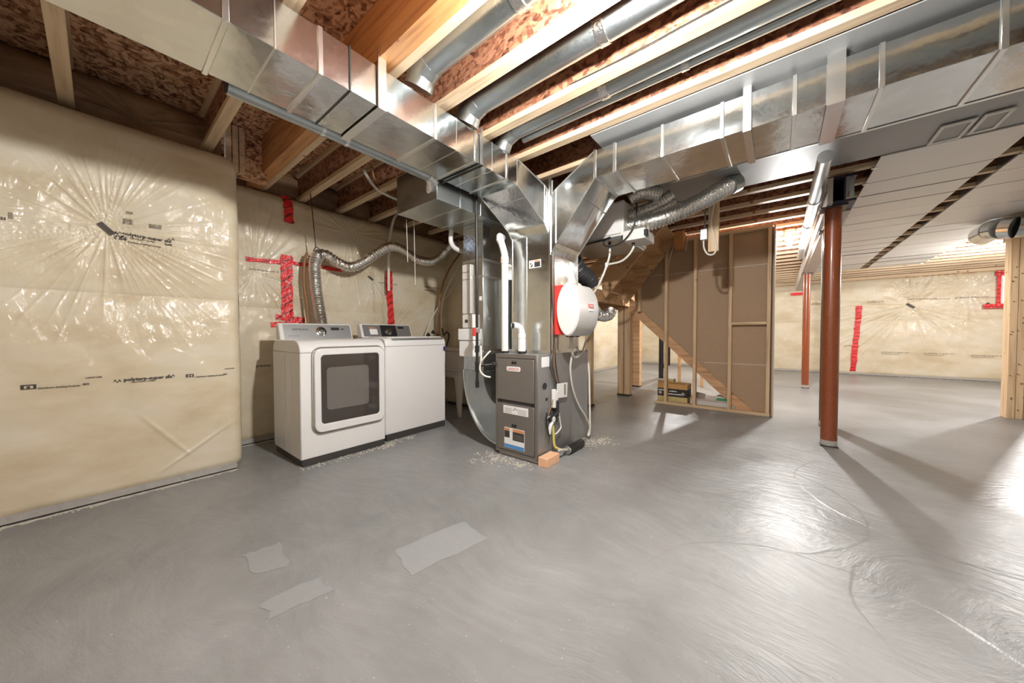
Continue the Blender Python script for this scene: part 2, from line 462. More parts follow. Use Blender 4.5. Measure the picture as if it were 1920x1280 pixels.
def thing(name, label, cat, loc, group=None):
    o = bpy.data.objects.new(name, None)
    o.location = loc
    o.empty_display_size = 0.1
    COL.objects.link(o)
    return tag(o, label, cat, group)

def box(name, mat, parent, *b, bevel=0.0):
    return MB().box(*b).build(name, mat, parent, bevel)

def tube(name, mat, parent, path, r, n=10):
    return MB().tube(path, r, n).build(name, mat, parent)

def smooth_path(pts, k=8):
    """Catmull-Rom through the points"""
    P = [Vector(p) for p in pts]
    out = []
    for i in range(len(P) - 1):
        p0, p1, p2, p3 = P[max(i - 1, 0)], P[i], P[i + 1], P[min(i + 2, len(P) - 1)]
        for j in range(k):
            t = j / k
            out.append(0.5 * ((2 * p1) + (p2 - p0) * t + (2 * p0 - 5 * p1 + 4 * p2 - p3) * t * t + (3 * p1 - p0 - 3 * p2 + p3) * t ** 3))
    out.append(P[-1])
    return out

def corrugated(pts, r, pitch=0.02, amp=0.12, n=14):
    """ribbed flexible hose along a smooth path"""
    sp = smooth_path(pts, 24)
    L = [0.0]
    for a, b in zip(sp, sp[1:]): L.append(L[-1] + (b - a).length)
    tot = L[-1]; m = max(4, int(tot / (pitch / 2)))
    path, rad = [], []
    j = 0
    for i in range(m + 1):
        d = tot * i / m
        while j < len(L) - 2 and L[j + 1] < d: j += 1
        t = (d - L[j]) / max(1e-6, L[j + 1] - L[j])
        path.append(sp[j].lerp(sp[j + 1], t))
        rad.append(r * (1 + (amp if i % 2 else -amp) * random.uniform(0.6, 1.3)))
    mb = MB(); mb.tube(path, rad, n, smooth=False)
    return mb

def rrect(x0, x1, z0, z1, r, k=5):
    """rounded rectangle outline"""
    out = []
    for cx, cz, a0 in ((x1 - r, z1 - r, 0), (x0 + r, z1 - r, 90), (x0 + r, z0 + r, 180), (x1 - r, z0 + r, 270)):
        for i in range(k + 1):
            a = math.radians(a0 + 90 * i / k)
            out.append((cx + r * math.cos(a), cz + r * math.sin(a)))
    return out

def text_obj(name, s, size, mat, at, right, upv, parent=None, stretch=1.0, warp=None, bold=0.0, align='LEFT'):
    cu = bpy.data.curves.new(name, 'FONT')
    cu.body = s; cu.size = size; cu.align_x = align; cu.resolution_u = 2; cu.offset = bold
    to = bpy.data.objects.new(name, cu)
    COL.objects.link(to)
    dg = bpy.context.evaluated_depsgraph_get(); dg.update()
    me = bpy.data.meshes.new_from_object(to.evaluated_get(dg))
    bpy.data.objects.remove(to); bpy.data.curves.remove(cu)
    a, r_, u_ = Vector(at), Vector(right).normalized(), Vector(upv).normalized()
    o0 = origin(parent)
    for v in me.vertices:
        p = a + r_ * v.co.x * stretch + u_ * v.co.y
        if warp: p = warp(p)
        v.co = p - o0
    me.materials.clear(); me.materials.append(M[mat])
    me.name = name
    o = bpy.data.objects.new(name, me); COL.objects.link(o)
    if parent: o.parent = parent
    return o

# ---------------------------------------------------------------- poly-covered walls as displaced grids
class Sines:
    def __init__(s, n, f0, f1, seed):
        r = np.random.RandomState(seed)
        s.k = r.uniform(f0, f1, n); s.a = r.uniform(0, 2 * np.pi, n); s.p = r.uniform(0, 2 * np.pi, n); s.n = n
    def __call__(s, u, z):
        t = 0
        for k, a, p in zip(s.k, s.a, s.p):
            t = t + np.sin(k * (np.cos(a) * u + np.sin(a) * z) + p)
        return t / math.sqrt(s.n)

def wall_disp(pins, seams, z0, z1, amp, lo=None, hi=None, seed=1, swags=()):
    N1, N2 = Sines(9, 2, 7, seed), Sines(12, 14, 40, seed + 50)
    def D(u, z):
        u = np.asarray(u, float); z = np.asarray(z, float)
        d = 0.012 * N1(u, z) + 0.0022 * N2(u, z)
        edges = [z0] + list(seams) + [z1]
        for a, b in zip(edges, edges[1:]):
            t = np.clip((z - a) / (b - a), 0, 1)
            d = d + amp * np.where((z >= a) & (z <= b), np.sqrt(np.clip(4 * t * (1 - t), 0, 1)) * 0.9, 0)
        for (pu, pz, A, R, n, sd) in pins:
            rr = np.hypot(u - pu, z - pz) + 1e-4
            th = np.arctan2(z - pz, u - pu)
            w = 0
            r = np.random.RandomState(sd)
            for k in range(3):
                m = int(n * (0.6 + 0.5 * k)); ph = r.uniform(0, 6.28)
                w = w + (1 - np.abs(np.sin(m * th / 2 + ph + 0.8 * np.sin(2 * th + ph)))) ** 5 * np.clip(0.4 + 0.8 * np.sin(3 * th + ph * 2) + 0.5 * np.sin(9 * rr + 7 * th + ph), 0, 1.5)
            fall = np.exp(-(rr / R) ** 1.5) * np.clip(rr / 0.10, 0, 1)
            d = d + A * w * fall - 0.035 * np.exp(-(rr / (R * 0.55)) ** 2)
        for (su, sz, ang, ln, A) in swags:
            c, s_ = math.cos(ang), math.sin(ang)
            p = (u - su) * c + (z - sz) * s_; q = -(u - su) * s_ + (z - sz) * c
            d = d + A * np.exp(-(q / 0.012) ** 2) * np.exp(-(p / ln) ** 4)
        if lo is not None:
            t = np.clip(1 - (u - lo[0]) / lo[1], 0, 1); d = d - lo[1] * (1 - np.sqrt(1 - t * t * 0.999))
        if hi is not None:
            t = np.clip(1 - (hi[0] - u) / hi[1], 0, 1); d = d - hi[1] * (1 - np.sqrt(1 - t * t * 0.999))
        t = np.clip(1 - (z1 - z) / 0.10, 0, 1); d = d - 0.06 * t ** 2
        t = np.clip(1 - (z - z0) / 0.06, 0, 1); d = d - 0.03 * t ** 2
        return d
    return D

def grid_wall(name, mat, ax, plane, sign, u0, u1, z0, z1, nu, nz, D, parent=None):
    """ax: axis of the wall normal (0 or 1); sign: direction the batts bulge"""
    u = np.linspace(u0, u1, nu); z = np.linspace(z0, z1, nz)
    U, Z = np.meshgrid(u, z)
    d = plane + sign * D(U, Z)
    co = np.zeros((nu * nz, 3))
    co[:, 2] = Z.ravel(); co[:, ax] = d.ravel(); co[:, 1 - ax] = U.ravel()
    i = np.arange(nu * nz).reshape(nz, nu)
    q = np.stack([i[:-1, :-1], i[:-1, 1:], i[1:, 1:], i[1:, :-1]], -1).reshape(-1, 4)
    if (ax == 1 and sign > 0) or (ax == 0 and sign < 0): q = q[:, ::-1]
    o0 = origin(parent)
    me = bpy.data.meshes.new(name)
    me.from_pydata((co - np.array(o0)).tolist(), [], q.tolist())
    me.polygons.foreach_set('use_smooth', [True] * len(q))
    me.materials.append(M[mat])
    o = bpy.data.objects.new(name, me); COL.objects.link(o)
    if parent: o.parent = parent
    return o

def pu(px, py, ax, v):
    p = pt(px, py, ax, v)
    return (p[1 - ax], p[2])

ZT = 2.49           # top of the insulated walls
ZJ = 2.535           # underside of the floor joists
ZS = 2.84           # underside of the subfloor
YF, YR, YB = 3.40, 4.05, 3.45     # planes of the left wall: front bay, recess, beyond the furnace
XFAR = 12.35

a_ = pu(200, 427, 1, 3.38)
D_front = wall_disp([(a_[0], a_[1], 0.013, 0.36, 40, 3)], [1.345], 0.03, ZT, 0.035, hi=(0.726, 0.09), seed=3,
                    swags=[(0.45, 0.25, 0.6, 0.25, 0.008), (0.30, 0.35, 2.2, 0.2, 0.006)])
wall_front = tag(grid_wall('wall_left', 'poly', 1, YF, -1, -2.6, 0.725, 0.03, ZT, 640, 330, D_front), 'cream batt insulation under clear plastic, front bay of the left wall', kind='structure')
p1 = pu(500, 490, 1, 4.03); p2 = pu(700, 521, 1, 4.03); p3 = pu(732, 500, 1, 4.03)
D_rec = wall_disp([(0.98, 1.70, 0.016, 0.55, 26, 5), (p2[0], p2[1], 0.009, 0.40, 26, 8), (2.44, 1.1, 0.008, 0.4, 22, 9), (1.9, 2.3, 0.010, 0.6, 20, 2)], [1.345], 0.03, ZT + 0.03, 0.025, seed=17)
wall_rec = tag(grid_wall('wall_left', 'poly', 1, YR, -1, 0.60, 3.45, 0.03, ZT + 0.03, 460, 280, D_rec), 'plastic-covered insulation of the recess behind the laundry machines', kind='structure')
# short return of the front bay into the recess
D_ret = wall_disp([], [1.345], 0.03, ZT, 0.0, seed=29)
tag(grid_wall('wall_left', 'poly', 0, 0.723, 1, YF + 0.07, YR + 0.02, 0.03, ZT, 30, 120, lambda u, z: 0.3 * D_ret(u, z)), 'end of the front insulated bay beside the dryer', kind='structure')
# jog beyond the laundry tub, and the wall past the furnace
tag(grid_wall('wall_left', 'poly', 0, 3.40, -1, YB - 0.02, YR + 0.02, 0.03, ZT, 40, 120, lambda u, z: 0.4 * D_ret(u, z)), 'shaded jog of insulated wall beyond the laundry tub', kind='structure')
D_b = wall_disp([], [1.345], 0.03, ZT, 0.02, hi=(7.35, 0.05), seed=31)
tag(grid_wall('wall_left', 'poly', 1, YB, -1, 3.38, 7.35, 0.03, ZT, 160, 100, D_b), 'insulated wall hidden behind the furnace ducts', kind='structure')
tag(grid_wall('wall_left', 'poly', 0, 7.35, 1, YB + 0.02, 4.02, 0.03, ZT, 20, 60, lambda u, z: 0.4 * D_ret(u, z)), 'end of the wall beyond the furnace', kind='structure')
D_lf = wall_disp([], [1.1], 0.03, ZT, 0.02, seed=37)
tag(grid_wall('wall_left', 'poly', 1, 4.0, -1, 7.35, XFAR + 0.05, 0.03, ZT, 160, 90, D_lf), 'pale insulated wall seen behind the stair posts', kind='structure')
pf = pu(1708, 573, 0, 12.3); pw = pu(1880, 560, 0, 12.3)
D_far = wall_disp([(pf[0], pf[1], 0.05, 0.95, 30, 12), (-3.3, 2.1, 0.02, 0.8, 20, 4), (-1.1, 1.7, 0.02, 0.6, 20, 6)], [1.38], 0.03, ZT - 0.02, 0.04, seed=41)
wall_far = tag(grid_wall('wall_back', 'poly', 0, XFAR, -1, -6.0, 4.05, 0.03, ZT - 0.02, 520, 160, D_far), 'far insulated wall under shiny clear plastic', kind='structure')

# walls behind and to the right of the camera
tag(grid_wall('wall_front', 'poly', 0, -2.6, 1, -6.0, 3.5, 0.0, ZT, 40, 20, lambda u, z: 0.01 * Sines(5, 1, 5, 2)(u, z)), 'insulated wall behind the camera', kind='structure')
tag(grid_wall('wall_right', 'poly', 1, -6.0, 1, -2.6, XFAR, 0.0, ZT, 60, 20, lambda u, z: 0.01 * Sines(5, 1, 5, 4)(u, z)), 'insulated wall right of the camera', kind='structure')

# ---------------------------------------------------------------- floor and ceiling
floor = tag(MB().box(-2.8, XFAR + 0.3, -6.2, 4.4, -0.1, 0.0).build('floor', 'floor'), 'trowelled grey concrete slab', kind='structure')
ceiling = tag(MB().box(-2.8, XFAR + 0.3, -6.2, 4.4, ZS, ZS + 0.02).build('ceiling', 'osb'), 'strand board subfloor above the joists', kind='structure')
def floor_quad(name, mat, pts, z=0.0015):
    n = len(pts)
    return MB().prism([(p[0], p[1]) for p in pts], 2, 0.0002, z).build(name, mat, floor)
def wob(pts, k=5, a=0.012):
    out = []
    for i in range(len(pts)):
        p, q = Vector(pts[i]), Vector(pts[(i + 1) % len(pts)])
        for j in range(k):
            t = p.lerp(q, j / k); out.append((t.x + random.uniform(-a, a), t.y + random.uniform(-a, a)))
    return out
for quad in (((740, 1030), (870, 975), (910, 1010), (770, 1080)), ((490, 1130), (600, 1080), (622, 1108), (510, 1160)), ((455, 1040), (525, 1018), (540, 1060), (470, 1078))):
    floor_quad('pale_patch', 'patch', wob([(pt(a, b, 2, 0).x, pt(a, b, 2, 0).y) for a, b in quad]))

fd = MB()
for b in ((-2.75, 0.64, YF + 0.10, 4.35), (0.64, 3.5, YR + 0.10, 4.35), (3.5, 7.28, YB + 0.10, 4.35), (7.28, 12.6, 4.10, 4.35), (XFAR + 0.10, XFAR + 0.28, -6.15, 4.1), (-2.78, -2.68, -6.15, 3.5), (-2.7, 12.5, -6.18, -6.08)):
    fd.box(*b, 0.0, 2.40)
tag(fd.build('trim_8', 'hem'), 'concrete foundation behind the insulation', kind='structure')
# plastic hem, sill gap and crumbs along the wall bases (pieces of trim)
def base_trim(idx, label, ax, plane, s, u0, u1):
    def bxs(m, a, b, z0, z1):
        if ax == 1: m.box(u0, u1, plane + s * a, plane + s * b, z0, z1)
        else: m.box(plane + s * a, plane + s * b, u0, u1, z0, z1)
    m = MB(); bxs(m, -0.06, 0.015, 0.012, 0.055)
    o = tag(m.build('baseboard_' + idx, 'hem'), label, kind='structure')
    m = MB(); bxs(m, -0.06, 0.006, 0.0, 0.014); m.build('sill_gap', 'gap', o)
    m = MB()
    if idx == 'left' and plane != 4.0:
        n = int(abs(u1 - u0) * 40); inn = []; out = []
        for i in range(n + 1):
            u = u0 + (u1 - u0) * i / n
            inn.append((u, plane + s * (0.018 + random.uniform(-.004, .006)))); out.append((u, plane + s * (0.042 + random.uniform(-.014, .016))))
        MB().prism(inn + out[::-1], 2, 0.0, 0.003).build('dust_strip', 'dust', o)
    nn = int(abs(u1 - u0) * 170)
    for i in range(nn):
        u = random.uniform(u0, u1); v = abs(random.gauss(0, 0.02)) + 0.02; r = random.uniform(0.0015, 0.0055)
        c = (u, plane + s * v, r * 0.5) if ax == 1 else (plane + s * v, u, r * 0.5)
        m.box(c[0] - r * random.uniform(1, 2.5), c[0] + r, c[1] - r, c[1] + r * random.uniform(.7, 1.6), 0, r * random.uniform(.5, 1.2))
    tag(m.build('crumbs', 'dust', o), kind='stuff')
    return o
base_trim('left', 'crumpled grey plastic hem along the front left wall', 1, YF, -1, -2.6, 0.68)
base_trim('left', 'grey plastic hem behind the laundry machines', 1, YR, -1, 0.72, 3.4)
base_trim('left', 'grey plastic hem of the wall behind the stair', 1, 4.0, -1, 7.4, XFAR - 0.06)
base_trim('back', 'dark sill line of the far wall', 0, XFAR, -1, -6.0, 3.95)

# rim-joist batts between the joist ends on the left wall
D_rim = wall_disp([(0.2, 2.62, 0.02, 0.3, 14, 2), (-0.8, 2.6, 0.02, 0.3, 14, 4)], [], ZT - 0.06, ZS, 0.02, seed=53)
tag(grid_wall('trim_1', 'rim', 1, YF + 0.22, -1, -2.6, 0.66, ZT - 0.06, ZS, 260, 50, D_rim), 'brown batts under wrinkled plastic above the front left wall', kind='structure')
D_rim2 = wall_disp([(1.2, 2.62, 0.02, 0.2, 12, 3), (1.62, 2.6, 0.02, 0.2, 12, 5), (2.0, 2.6, 0.02, 0.25, 12, 6)], [], ZT - 0.06, ZS, 0.02, seed=59)
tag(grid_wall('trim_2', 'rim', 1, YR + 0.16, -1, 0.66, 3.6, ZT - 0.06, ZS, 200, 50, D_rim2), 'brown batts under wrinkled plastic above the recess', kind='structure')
tag(MB().box(-2.6, 0.69, YF + 0.02, YF + 0.30, ZT - 0.075, ZT - 0.05).build('trim_3', 'hem'), 'pale plastic-lapped ledge on top of the front left wall', kind='structure')
tag(MB().box(0.69, 3.6, YR + 0.02, YR + 0.30, ZT - 0.04, ZT - 0.02).build('trim_4', 'hem'), 'plastic-lapped ledge on top of the recess wall', kind='structure')
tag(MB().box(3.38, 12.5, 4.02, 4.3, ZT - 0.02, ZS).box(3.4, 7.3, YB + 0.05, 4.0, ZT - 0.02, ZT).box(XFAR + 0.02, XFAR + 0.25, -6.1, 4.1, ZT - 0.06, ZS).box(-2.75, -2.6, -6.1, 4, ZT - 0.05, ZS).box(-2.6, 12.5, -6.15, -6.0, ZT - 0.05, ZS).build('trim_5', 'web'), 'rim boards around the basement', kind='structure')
# plates on the far wall
tp = tag(MB().box(XFAR - 0.10, XFAR + 0.02, -6, 4, ZT - 0.05, ZT + 0.02).build('trim_6', 'flange'), 'pale double plate on top of the far wall', kind='structure')
MB().box(XFAR - 0.16, XFAR - 0.06, -6, 4, ZT + 0.03, ZT + 0.12).build('plate_board', 'flange', tp)
MB().box(XFAR - 0.20, XFAR - 0.06, -6, 4, ZT + 0.15, ZS).build('rim_board', 'orange', tp)
bl = tag(MB().box(0.72, 0.99, 3.66, 3.70, 2.44, ZS).build('trim_7', 'osb'), 'strand board blocking between two joists at the wall corner', kind='structure')
for i, x in enumerate((0.69, 0.735, 0.78)):
    MB().box(x, x + 0.038, 3.60, 3.655, 2.46, ZS).build('cripple_block', 'flange', bl)

# ---------------------------------------------------------------- floor joists
def joist(x, label, y0, y1, group=None, solid=False, ytop=None):
    t = thing('floor_joist', label, 'joist', (x, y0, ZJ), group)
    if solid:
        MB().box(x - 0.045, x + 0.045, y0, y1, ZJ, ZS).build('timber', 'lvl', t)
        MB().box(x + 0.046, x + 0.10, y0, y1, ZJ + 0.01, ZS).build('timber', 'flange', t)
        return t
    MB().box(x - 0.032, x + 0.032, y0, y1, ZJ, ZJ + 0.038).build('flange', 'flange', t)
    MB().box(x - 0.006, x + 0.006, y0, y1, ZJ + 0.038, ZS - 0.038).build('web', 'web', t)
    MB().box(x - 0.032, x + 0.032, y0, y1, ZS - 0.038, ZS).build('flange', 'flange', t)
    return t
joist(-0.73, 'wooden I-joist just outside the upper left corner of the photo', -5.9, 3.6)
joist(-0.10, 'pale wooden I-joist at the far upper left above the insulated wall', -5.9, 3.6)
joist(0.565, 'wooden I-joist ending above the rounded corner of the left wall', -5.9, 3.6)
joist(1.00, 'orange laminated timber joist crossing above the left duct', -5.9, 4.18, solid=True)
joist(1.425, 'bright I-joist between the two wide round pipes', -5.9, 4.18)
joist(1.84, 'bright I-joist carrying a thin wire, right of the second round pipe', -5.9, 4.18)
joist(2.25, 'bright I-joist running beside the top of the right-hand duct', -5.9, 4.18)
ORD = 'first second third fourth fifth sixth seventh eighth ninth tenth eleventh twelfth thirteenth fourteenth fifteenth sixteenth seventeenth eighteenth nineteenth twentieth twenty-first twenty-second twenty-third twenty-fourth'.split()
for i in range(24):
    x = 2.655 + 0.405 * i
    if x > XFAR - 0.2: break
    joist(x, ORD[i] + ' wooden I-joist back from the plenum in the row beyond the furnace', -5.9, 3.98 if x > 7.4 else 4.0, 'floor joists beyond the furnace')

# round supply pipes in the joist bays
def round_pipe(x, z, r, y0, y1, label, collars):
    t = thing('round_duct', label, 'pipe', (x, y1, z))
    MB().tube([(x, y0, z), (x, y1, z)], r, 24).build('pipe', 'galv_dull', t)
    for c in collars:
        MB().tube([(x, c - 0.028, z), (x, c - 0.026, z), (x, c + 0.026, z), (x, c + 0.028, z)], [r + .001, r + 0.006, r + 0.006, r + .001], 24).build('collar', 'foil', t)
    for c in collars:
        MB().box(x - r - 0.006, x + r + 0.006, c + 0.04, c + 0.055, z + r * 0.2, ZS).build('strap', 'cleat', t)
    MB().tube([(x, y1 - 0.02, z), (x, y1 + 0.06, z - 0.03), (x, y1 + 0.10, z - 0.10)], [r + 0.005, r + 0.006, r + 0.006], 20).build('boot', 'galv_dull', t)
    return t
round_pipe(1.24, 2.66, 0.078, -5.0, 1.62, 'wide round galvanised pipe left of the first bright joist', [0.95])
round_pipe(1.635, 2.64, 0.078, -5.0, 1.62, 'round galvanised pipe between the first and second bright joists', [0.72])
round_pipe(2.01, 2.62, 0.062, -5.0, 1.62, 'round galvanised pipe right of the joist with the thin wire', [0.87])
t = thing('conduit', 'thin dark pipe beside the web of the last bright joist', 'pipe', (2.13, 1.6, 2.60))
MB().tube([(2.135, -5, 2.615), (2.135, 1.6, 2.615)], 0.026, 14).build('pipe', 'galv_dull', t)
MB().tube([(2.135, 0.42, 2.615), (2.135, 0.46, 2.615)], 0.031, 14).build('collar', 'foil', t)
tag(MB().tube(smooth_path([(1.803, -3, 2.565), (1.80, 0.0, 2.568), (1.793, 0.55, 2.558), (1.80, 0.8, 2.566), (1.803, 1.0, 2.575)], 10), 0.0035, 6).build('thin_wire', 'black'), 'thin black wire stapled along the second bright joist', 'wire')

# ---------------------------------------------------------------- ducts
DZ0, DZ1 = 2.285, 2.495
tA = thing('supply_duct', 'long shiny rectangular duct running left from the furnace plenum', 'duct', (0.5, 1.88, DZ0))
cutsA = [-2.4, -0.9, 0.329, 0.668, 1.327, 1.673, 2.017, 2.15]
for a, b in zip(cutsA, cutsA[1:]):
    e = random.uniform(-.002, .002)
    MB().box(a + 0.002, b - 0.002, 1.674 + e, 2.08, DZ0 + e, DZ1).build('duct_section', 'galv', tA, 0.002, 1)
for x in cutsA[1:-1]:
    MB().box(x - 0.011, x + 0.011, 1.667, 2.087, DZ0 - 0.007, DZ1 + 0.004).build('drive_cleat', 'cleat', tA, 0.002, 1)
MB().box(0.800, 0.806, 1.666, 2.085, DZ0 - 0.006, DZ1 + .004).build('standing_seam', 'blackpipe', tA)
for x in (0.49, 1.5, 1.85):
    MB().box(x - 0.003, x + 0.003, 1.671, 2.083, DZ0 - 0.003, DZ1).build('crease', 'cleat', tA)
def hanger(x0, x1, label, y, z1, axis=0):
    t = thing('hanger_strap', label, 'strap', ((x0 + x1) / 2, y, DZ0 - 0.01))
    return t
th = thing('hanger_strap', 'wide sheet metal hanger strap on the left duct below the orange joist', 'strap', (0.967, 1.66, DZ0))
MB().box(0.945, 0.990, 1.655, 1.664, DZ0 - 0.012, ZJ + 0.06).build('strap_leg', 'cleat', th)
MB().box(0.945, 0.990, 1.655, 2.095, DZ0 - 0.016, DZ0 - 0.010).build('strap_sling', 'cleat', th)
MB().box(0.945, 0.990, 2.089, 2.097, DZ0 - 0.012, ZJ + 0.02).build('strap_leg', 'cleat', th)
th = thing('hanger_strap', 'dark wire hanger under the left duct near the plenum', 'strap', (1.70, 1.66, DZ0))
MB().box(1.715, 1.735, 1.655, 2.095, DZ0 - 0.016, DZ0 - 0.010).build('strap_sling', 'blackpipe', th)
MB().box(1.715, 1.735, 1.657, 1.663, DZ0 - 0.012, ZJ).build('strap_leg', 'galv_dull', th)

tB = thing('supply_duct', 'long shiny rectangular duct running right from the furnace plenum', 'duct', (2.65, 0.2, DZ0))
cutsB = [1.13, 0.975, 0.639, 0.294, -0.047, -0.373, -0.725, -1.6, -2.6, -4.0]
for a, b in zip(cutsB, cutsB[1:]):
    e = random.uniform(-.002, .002)
    MB().box(2.43 + e, 2.87, b + 0.002, a - 0.002, DZ0 + e, DZ1).build('duct_section', 'galv', tB, 0.002, 1)
for y in cutsB[:-1]:
    MB().box(2.423, 2.877, y - 0.011, y + 0.011, DZ0 - 0.007, DZ1 + 0.004).build('drive_cleat', 'cleat', tB, 0.002, 1)
for y, lb in ((0.167, 'narrow hanger strap on the right duct above the ribbed foil hoses'), (-0.21, 'wide hanger strap on the right duct ahead of the rusty post')):
    th = thing('hanger_strap', lb, 'strap', (2.65, y, DZ0))
    w = 0.02 if y > 0 else 0.035
    MB().box(2.412, 2.421, y - w, y + w, DZ0 - 0.012, ZJ + 0.002).build('strap_leg', 'cleat', th)
    MB().box(2.412, 2.888, y - w, y + w, DZ0 - 0.017, DZ0 - 0.011).build('strap_sling', 'cleat', th)
    MB().box(2.88, 2.888, y - w, y + w, DZ0 - 0.012, ZJ).build('strap_leg', 'cleat', th)

# plenum with the two slanting branches
PX0, PX1, PY0, PY1 = 2.443, 2.955, 1.545, 1.962
tP = thing('supply_plenum', 'tall galvanised plenum box standing on the grey furnace with two slanting branches', 'duct', (2.7, 1.75, 0.905))
MB().box(PX0, PX1, PY0, PY1, 0.906, 2.41).build('plenum_box', 'galv', tP, 0.003, 1)
MB().box(PX0 - 0.005, PX0 + 0.012, PY0 - 0.005, PY0 + 0.012, 0.906, 2.412).build('corner_cleat', 'cleat', tP)
MB().box(PX0 - 0.004, PX0 + 0.01, PY1 - 0.006, PY1 + 0.004, 0.906, 2.412).build('corner_cleat', 'cleat', tP)
MB().box(PX1 - 0.16, PX1 - 0.145, PY0 - 0.006, PY0, 0.906, 1.75).build('standing_seam', 'cleat', tP)
MB().box(PX0 - 0.006, PX0, 1.792, 1.800, 0.906, 1.95).build('standing_seam', 'cleat', tP)
MB().box(PX0 + 0.03, PX0 + 0.036, PY0 - 0.008, PY0, 0.906, 2.40).build('standing_seam', 'cleat', tP)
MB().box(PX0 - 0.006, PX1 + 0.006, PY0 - 0.006, PY1 + 0.006, 0.906, 0.935).build('base_flange', 'cleat', tP)
# left branch: from the duct end (x = 2.15) down into the -x face
bA = MB()
topf, topb = [(2.15, 1.674, DZ1), (2.15, 2.08, DZ1)], None
midx = 2.30
sA = [[(2.15, 1.674, DZ0), (2.15, 2.08, DZ0), (2.15, 2.08, DZ1), (2.15, 1.674, DZ1)],
      [(2.40, 1.575, 2.02), (2.40, 1.975, 2.03), (2.40, 1.975, 2.36), (2.40, 1.575, 2.345)],
      [(2.445, 1.565, 1.945), (2.445, 1.965, 1.955), (2.445, 1.965, 2.315), (2.445, 1.565, 2.30)]]
for r0, r1 in zip(sA, sA[1:]): bA.hexa(r0, r1)
br = bA.build('branch', 'galv', tP, 0.002, 1)
def edge_rod(mb, a, b, r=0.006): mb.tube([a, b], r, 6)
er = MB()
for k in range(4):
    edge_rod(er, sA[0][k], sA[1][k]); edge_rod(er, sA[1][k], sA[2][k])
    for q in sA: edge_rod(er, q[k], q[(k + 1) % 4], 0.005)
er.build('seam_edges', 'cleat', br)
def lerp3(a, b, t): return tuple(a[i] + (b[i] - a[i]) * t for i in range(3))
er = MB()
for t in (0.30,):
    a, b = lerp3(sA[0][0], sA[1][0], t), lerp3(sA[0][1], sA[1][1], t)
    er.tube([(a[0], a[1], a[2] - .003), (b[0], b[1], b[2] - .003)], 0.004, 6)
er.build('crease', 'galv_dull', br)
# right branch: from the duct end (y = 1.13) down into the -y face
sB = [[(2.43, 1.13, DZ0), (2.87, 1.13, DZ0), (2.87, 1.13, DZ1), (2.43, 1.13, DZ1)],
      [(2.445, 1.49, 1.84), (2.87, 1.49, 1.84), (2.87, 1.49, 2.30), (2.445, 1.49, 2.30)],
      [(2.447, 1.545, 1.755), (2.87, 1.545, 1.755), (2.87, 1.545, 2.25), (2.447, 1.545, 2.25)]]
bB = MB()
for r0, r1 in zip(sB, sB[1:]): bB.hexa(r0, r1)
br2 = bB.build('branch', 'galv', tP, 0.002, 1)
er = MB()
for k in range(4):
    edge_rod(er, sB[0][k], sB[1][k]); edge_rod(er, sB[1][k], sB[2][k])
    for q in sB: edge_rod(er, q[k], q[(k + 1) % 4], 0.005)
er.build('seam_edges', 'cleat', br2)
er = MB()
for t in (0.28,):
    a, b = lerp3(sB[0][0], sB[1][0], t), lerp3(sB[0][1], sB[1][1], t)
    er.tube([(a[0], a[1], a[2] - .003), (b[0], b[1], b[2] - .003)], 0.004, 6)
er.build('crease', 'galv_dull', br2)
# rating sticker on the plenum
stk = MB().box(PX0 - 0.004, PX0 - 0.001, 1.64, 1.765, 1.665, 1.735).build('sticker', 'paper', tP)
MB().box(PX0 - 0.006, PX0 - 0.004, 1.645, 1.705, 1.672, 1.715).build('print_block', 'stickerdark', stk)
MB().box(PX0 - 0.006, PX0 - 0.004, 1.645, 1.705, 1.718, 1.730).build('print_block', 'stickerorange', stk)
for yy, zz in ((1.745, 1.705), (1.73, 1.69), (1.74, 1.68)):
    MB().tube([(PX0 - 0.006, yy, zz), (PX0 - 0.003, yy, zz)], 0.008, 8).build('print_dot', 'ink', stk)

# ceiling panning in sheet metal beside the right duct, and the big return panels
tS = thing('joist_panning', 'shiny sheet metal panning nailed under the joists above the right duct', 'panel', (3.1, 0.0, ZJ))
for a, b in ((2.29, 2.655), (2.657, 3.06), (3.062, 3.47), (3.472, 4.03)):
    MB().box(a, b, -2.2, 1.10, ZJ - 0.006 + random.uniform(-.002, .001), ZJ - 0.001).build('sheet', 'panmetal', tS)
for a in (2.655, 3.06, 3.47):
    MB().box(a - 0.012, a + 0.012, -2.2, 1.10, ZJ - 0.012, ZJ - 0.007).build('lap_seam', 'cleat', tS)
xs = [4.035] + [4.275 + 0.405 * k for k in range(17)]
for y0, y1, lb in ((-1.37, -0.625, 'wide pale return air panelling between the steel beam and the dark slot'), (-2.28, -1.49, 'outer strip of pale return air panelling right of the dark slot')):
    t = thing('return_panelling', lb, 'panel', (6.0, (y0 + y1) / 2, ZJ))
    for a, b in zip(xs, xs[1:]):
        dz = random.uniform(-.004, .001)
        yc = y0 if y0 > -1.45 else y1
        MB().box(a + 0.035, b - 0.035, yc - 0.004, yc + 0.004, ZJ + 0.001, ZS - 0.001).build('end_cap', 'galv_dull', t)  # caps added to shut light out of the bays, keeping the slot dark
        MB().box(a + 0.003, b - 0.003, y0 + random.uniform(-.004, .004), y1, ZJ - 0.012 + dz, ZJ - 0.001 + dz).build('panel', 'pan', t)
        if random.random() < 0.45:
            MB().box(b - 0.008, b + 0.010, y0, y1, ZJ - 0.017, ZJ - 0.0125).build('lap_seam', 'blackpipe' if random.random() < .5 else 'cleat', t)
        MB().box(b - 0.012, b + 0.012, (y0 if y0 < -1.5 else y1) - 0.02, (y0 if y0 < -1.5 else y1) + 0.02, ZJ - 0.02, ZJ - 0.012).build('clip', 'cleat', t)
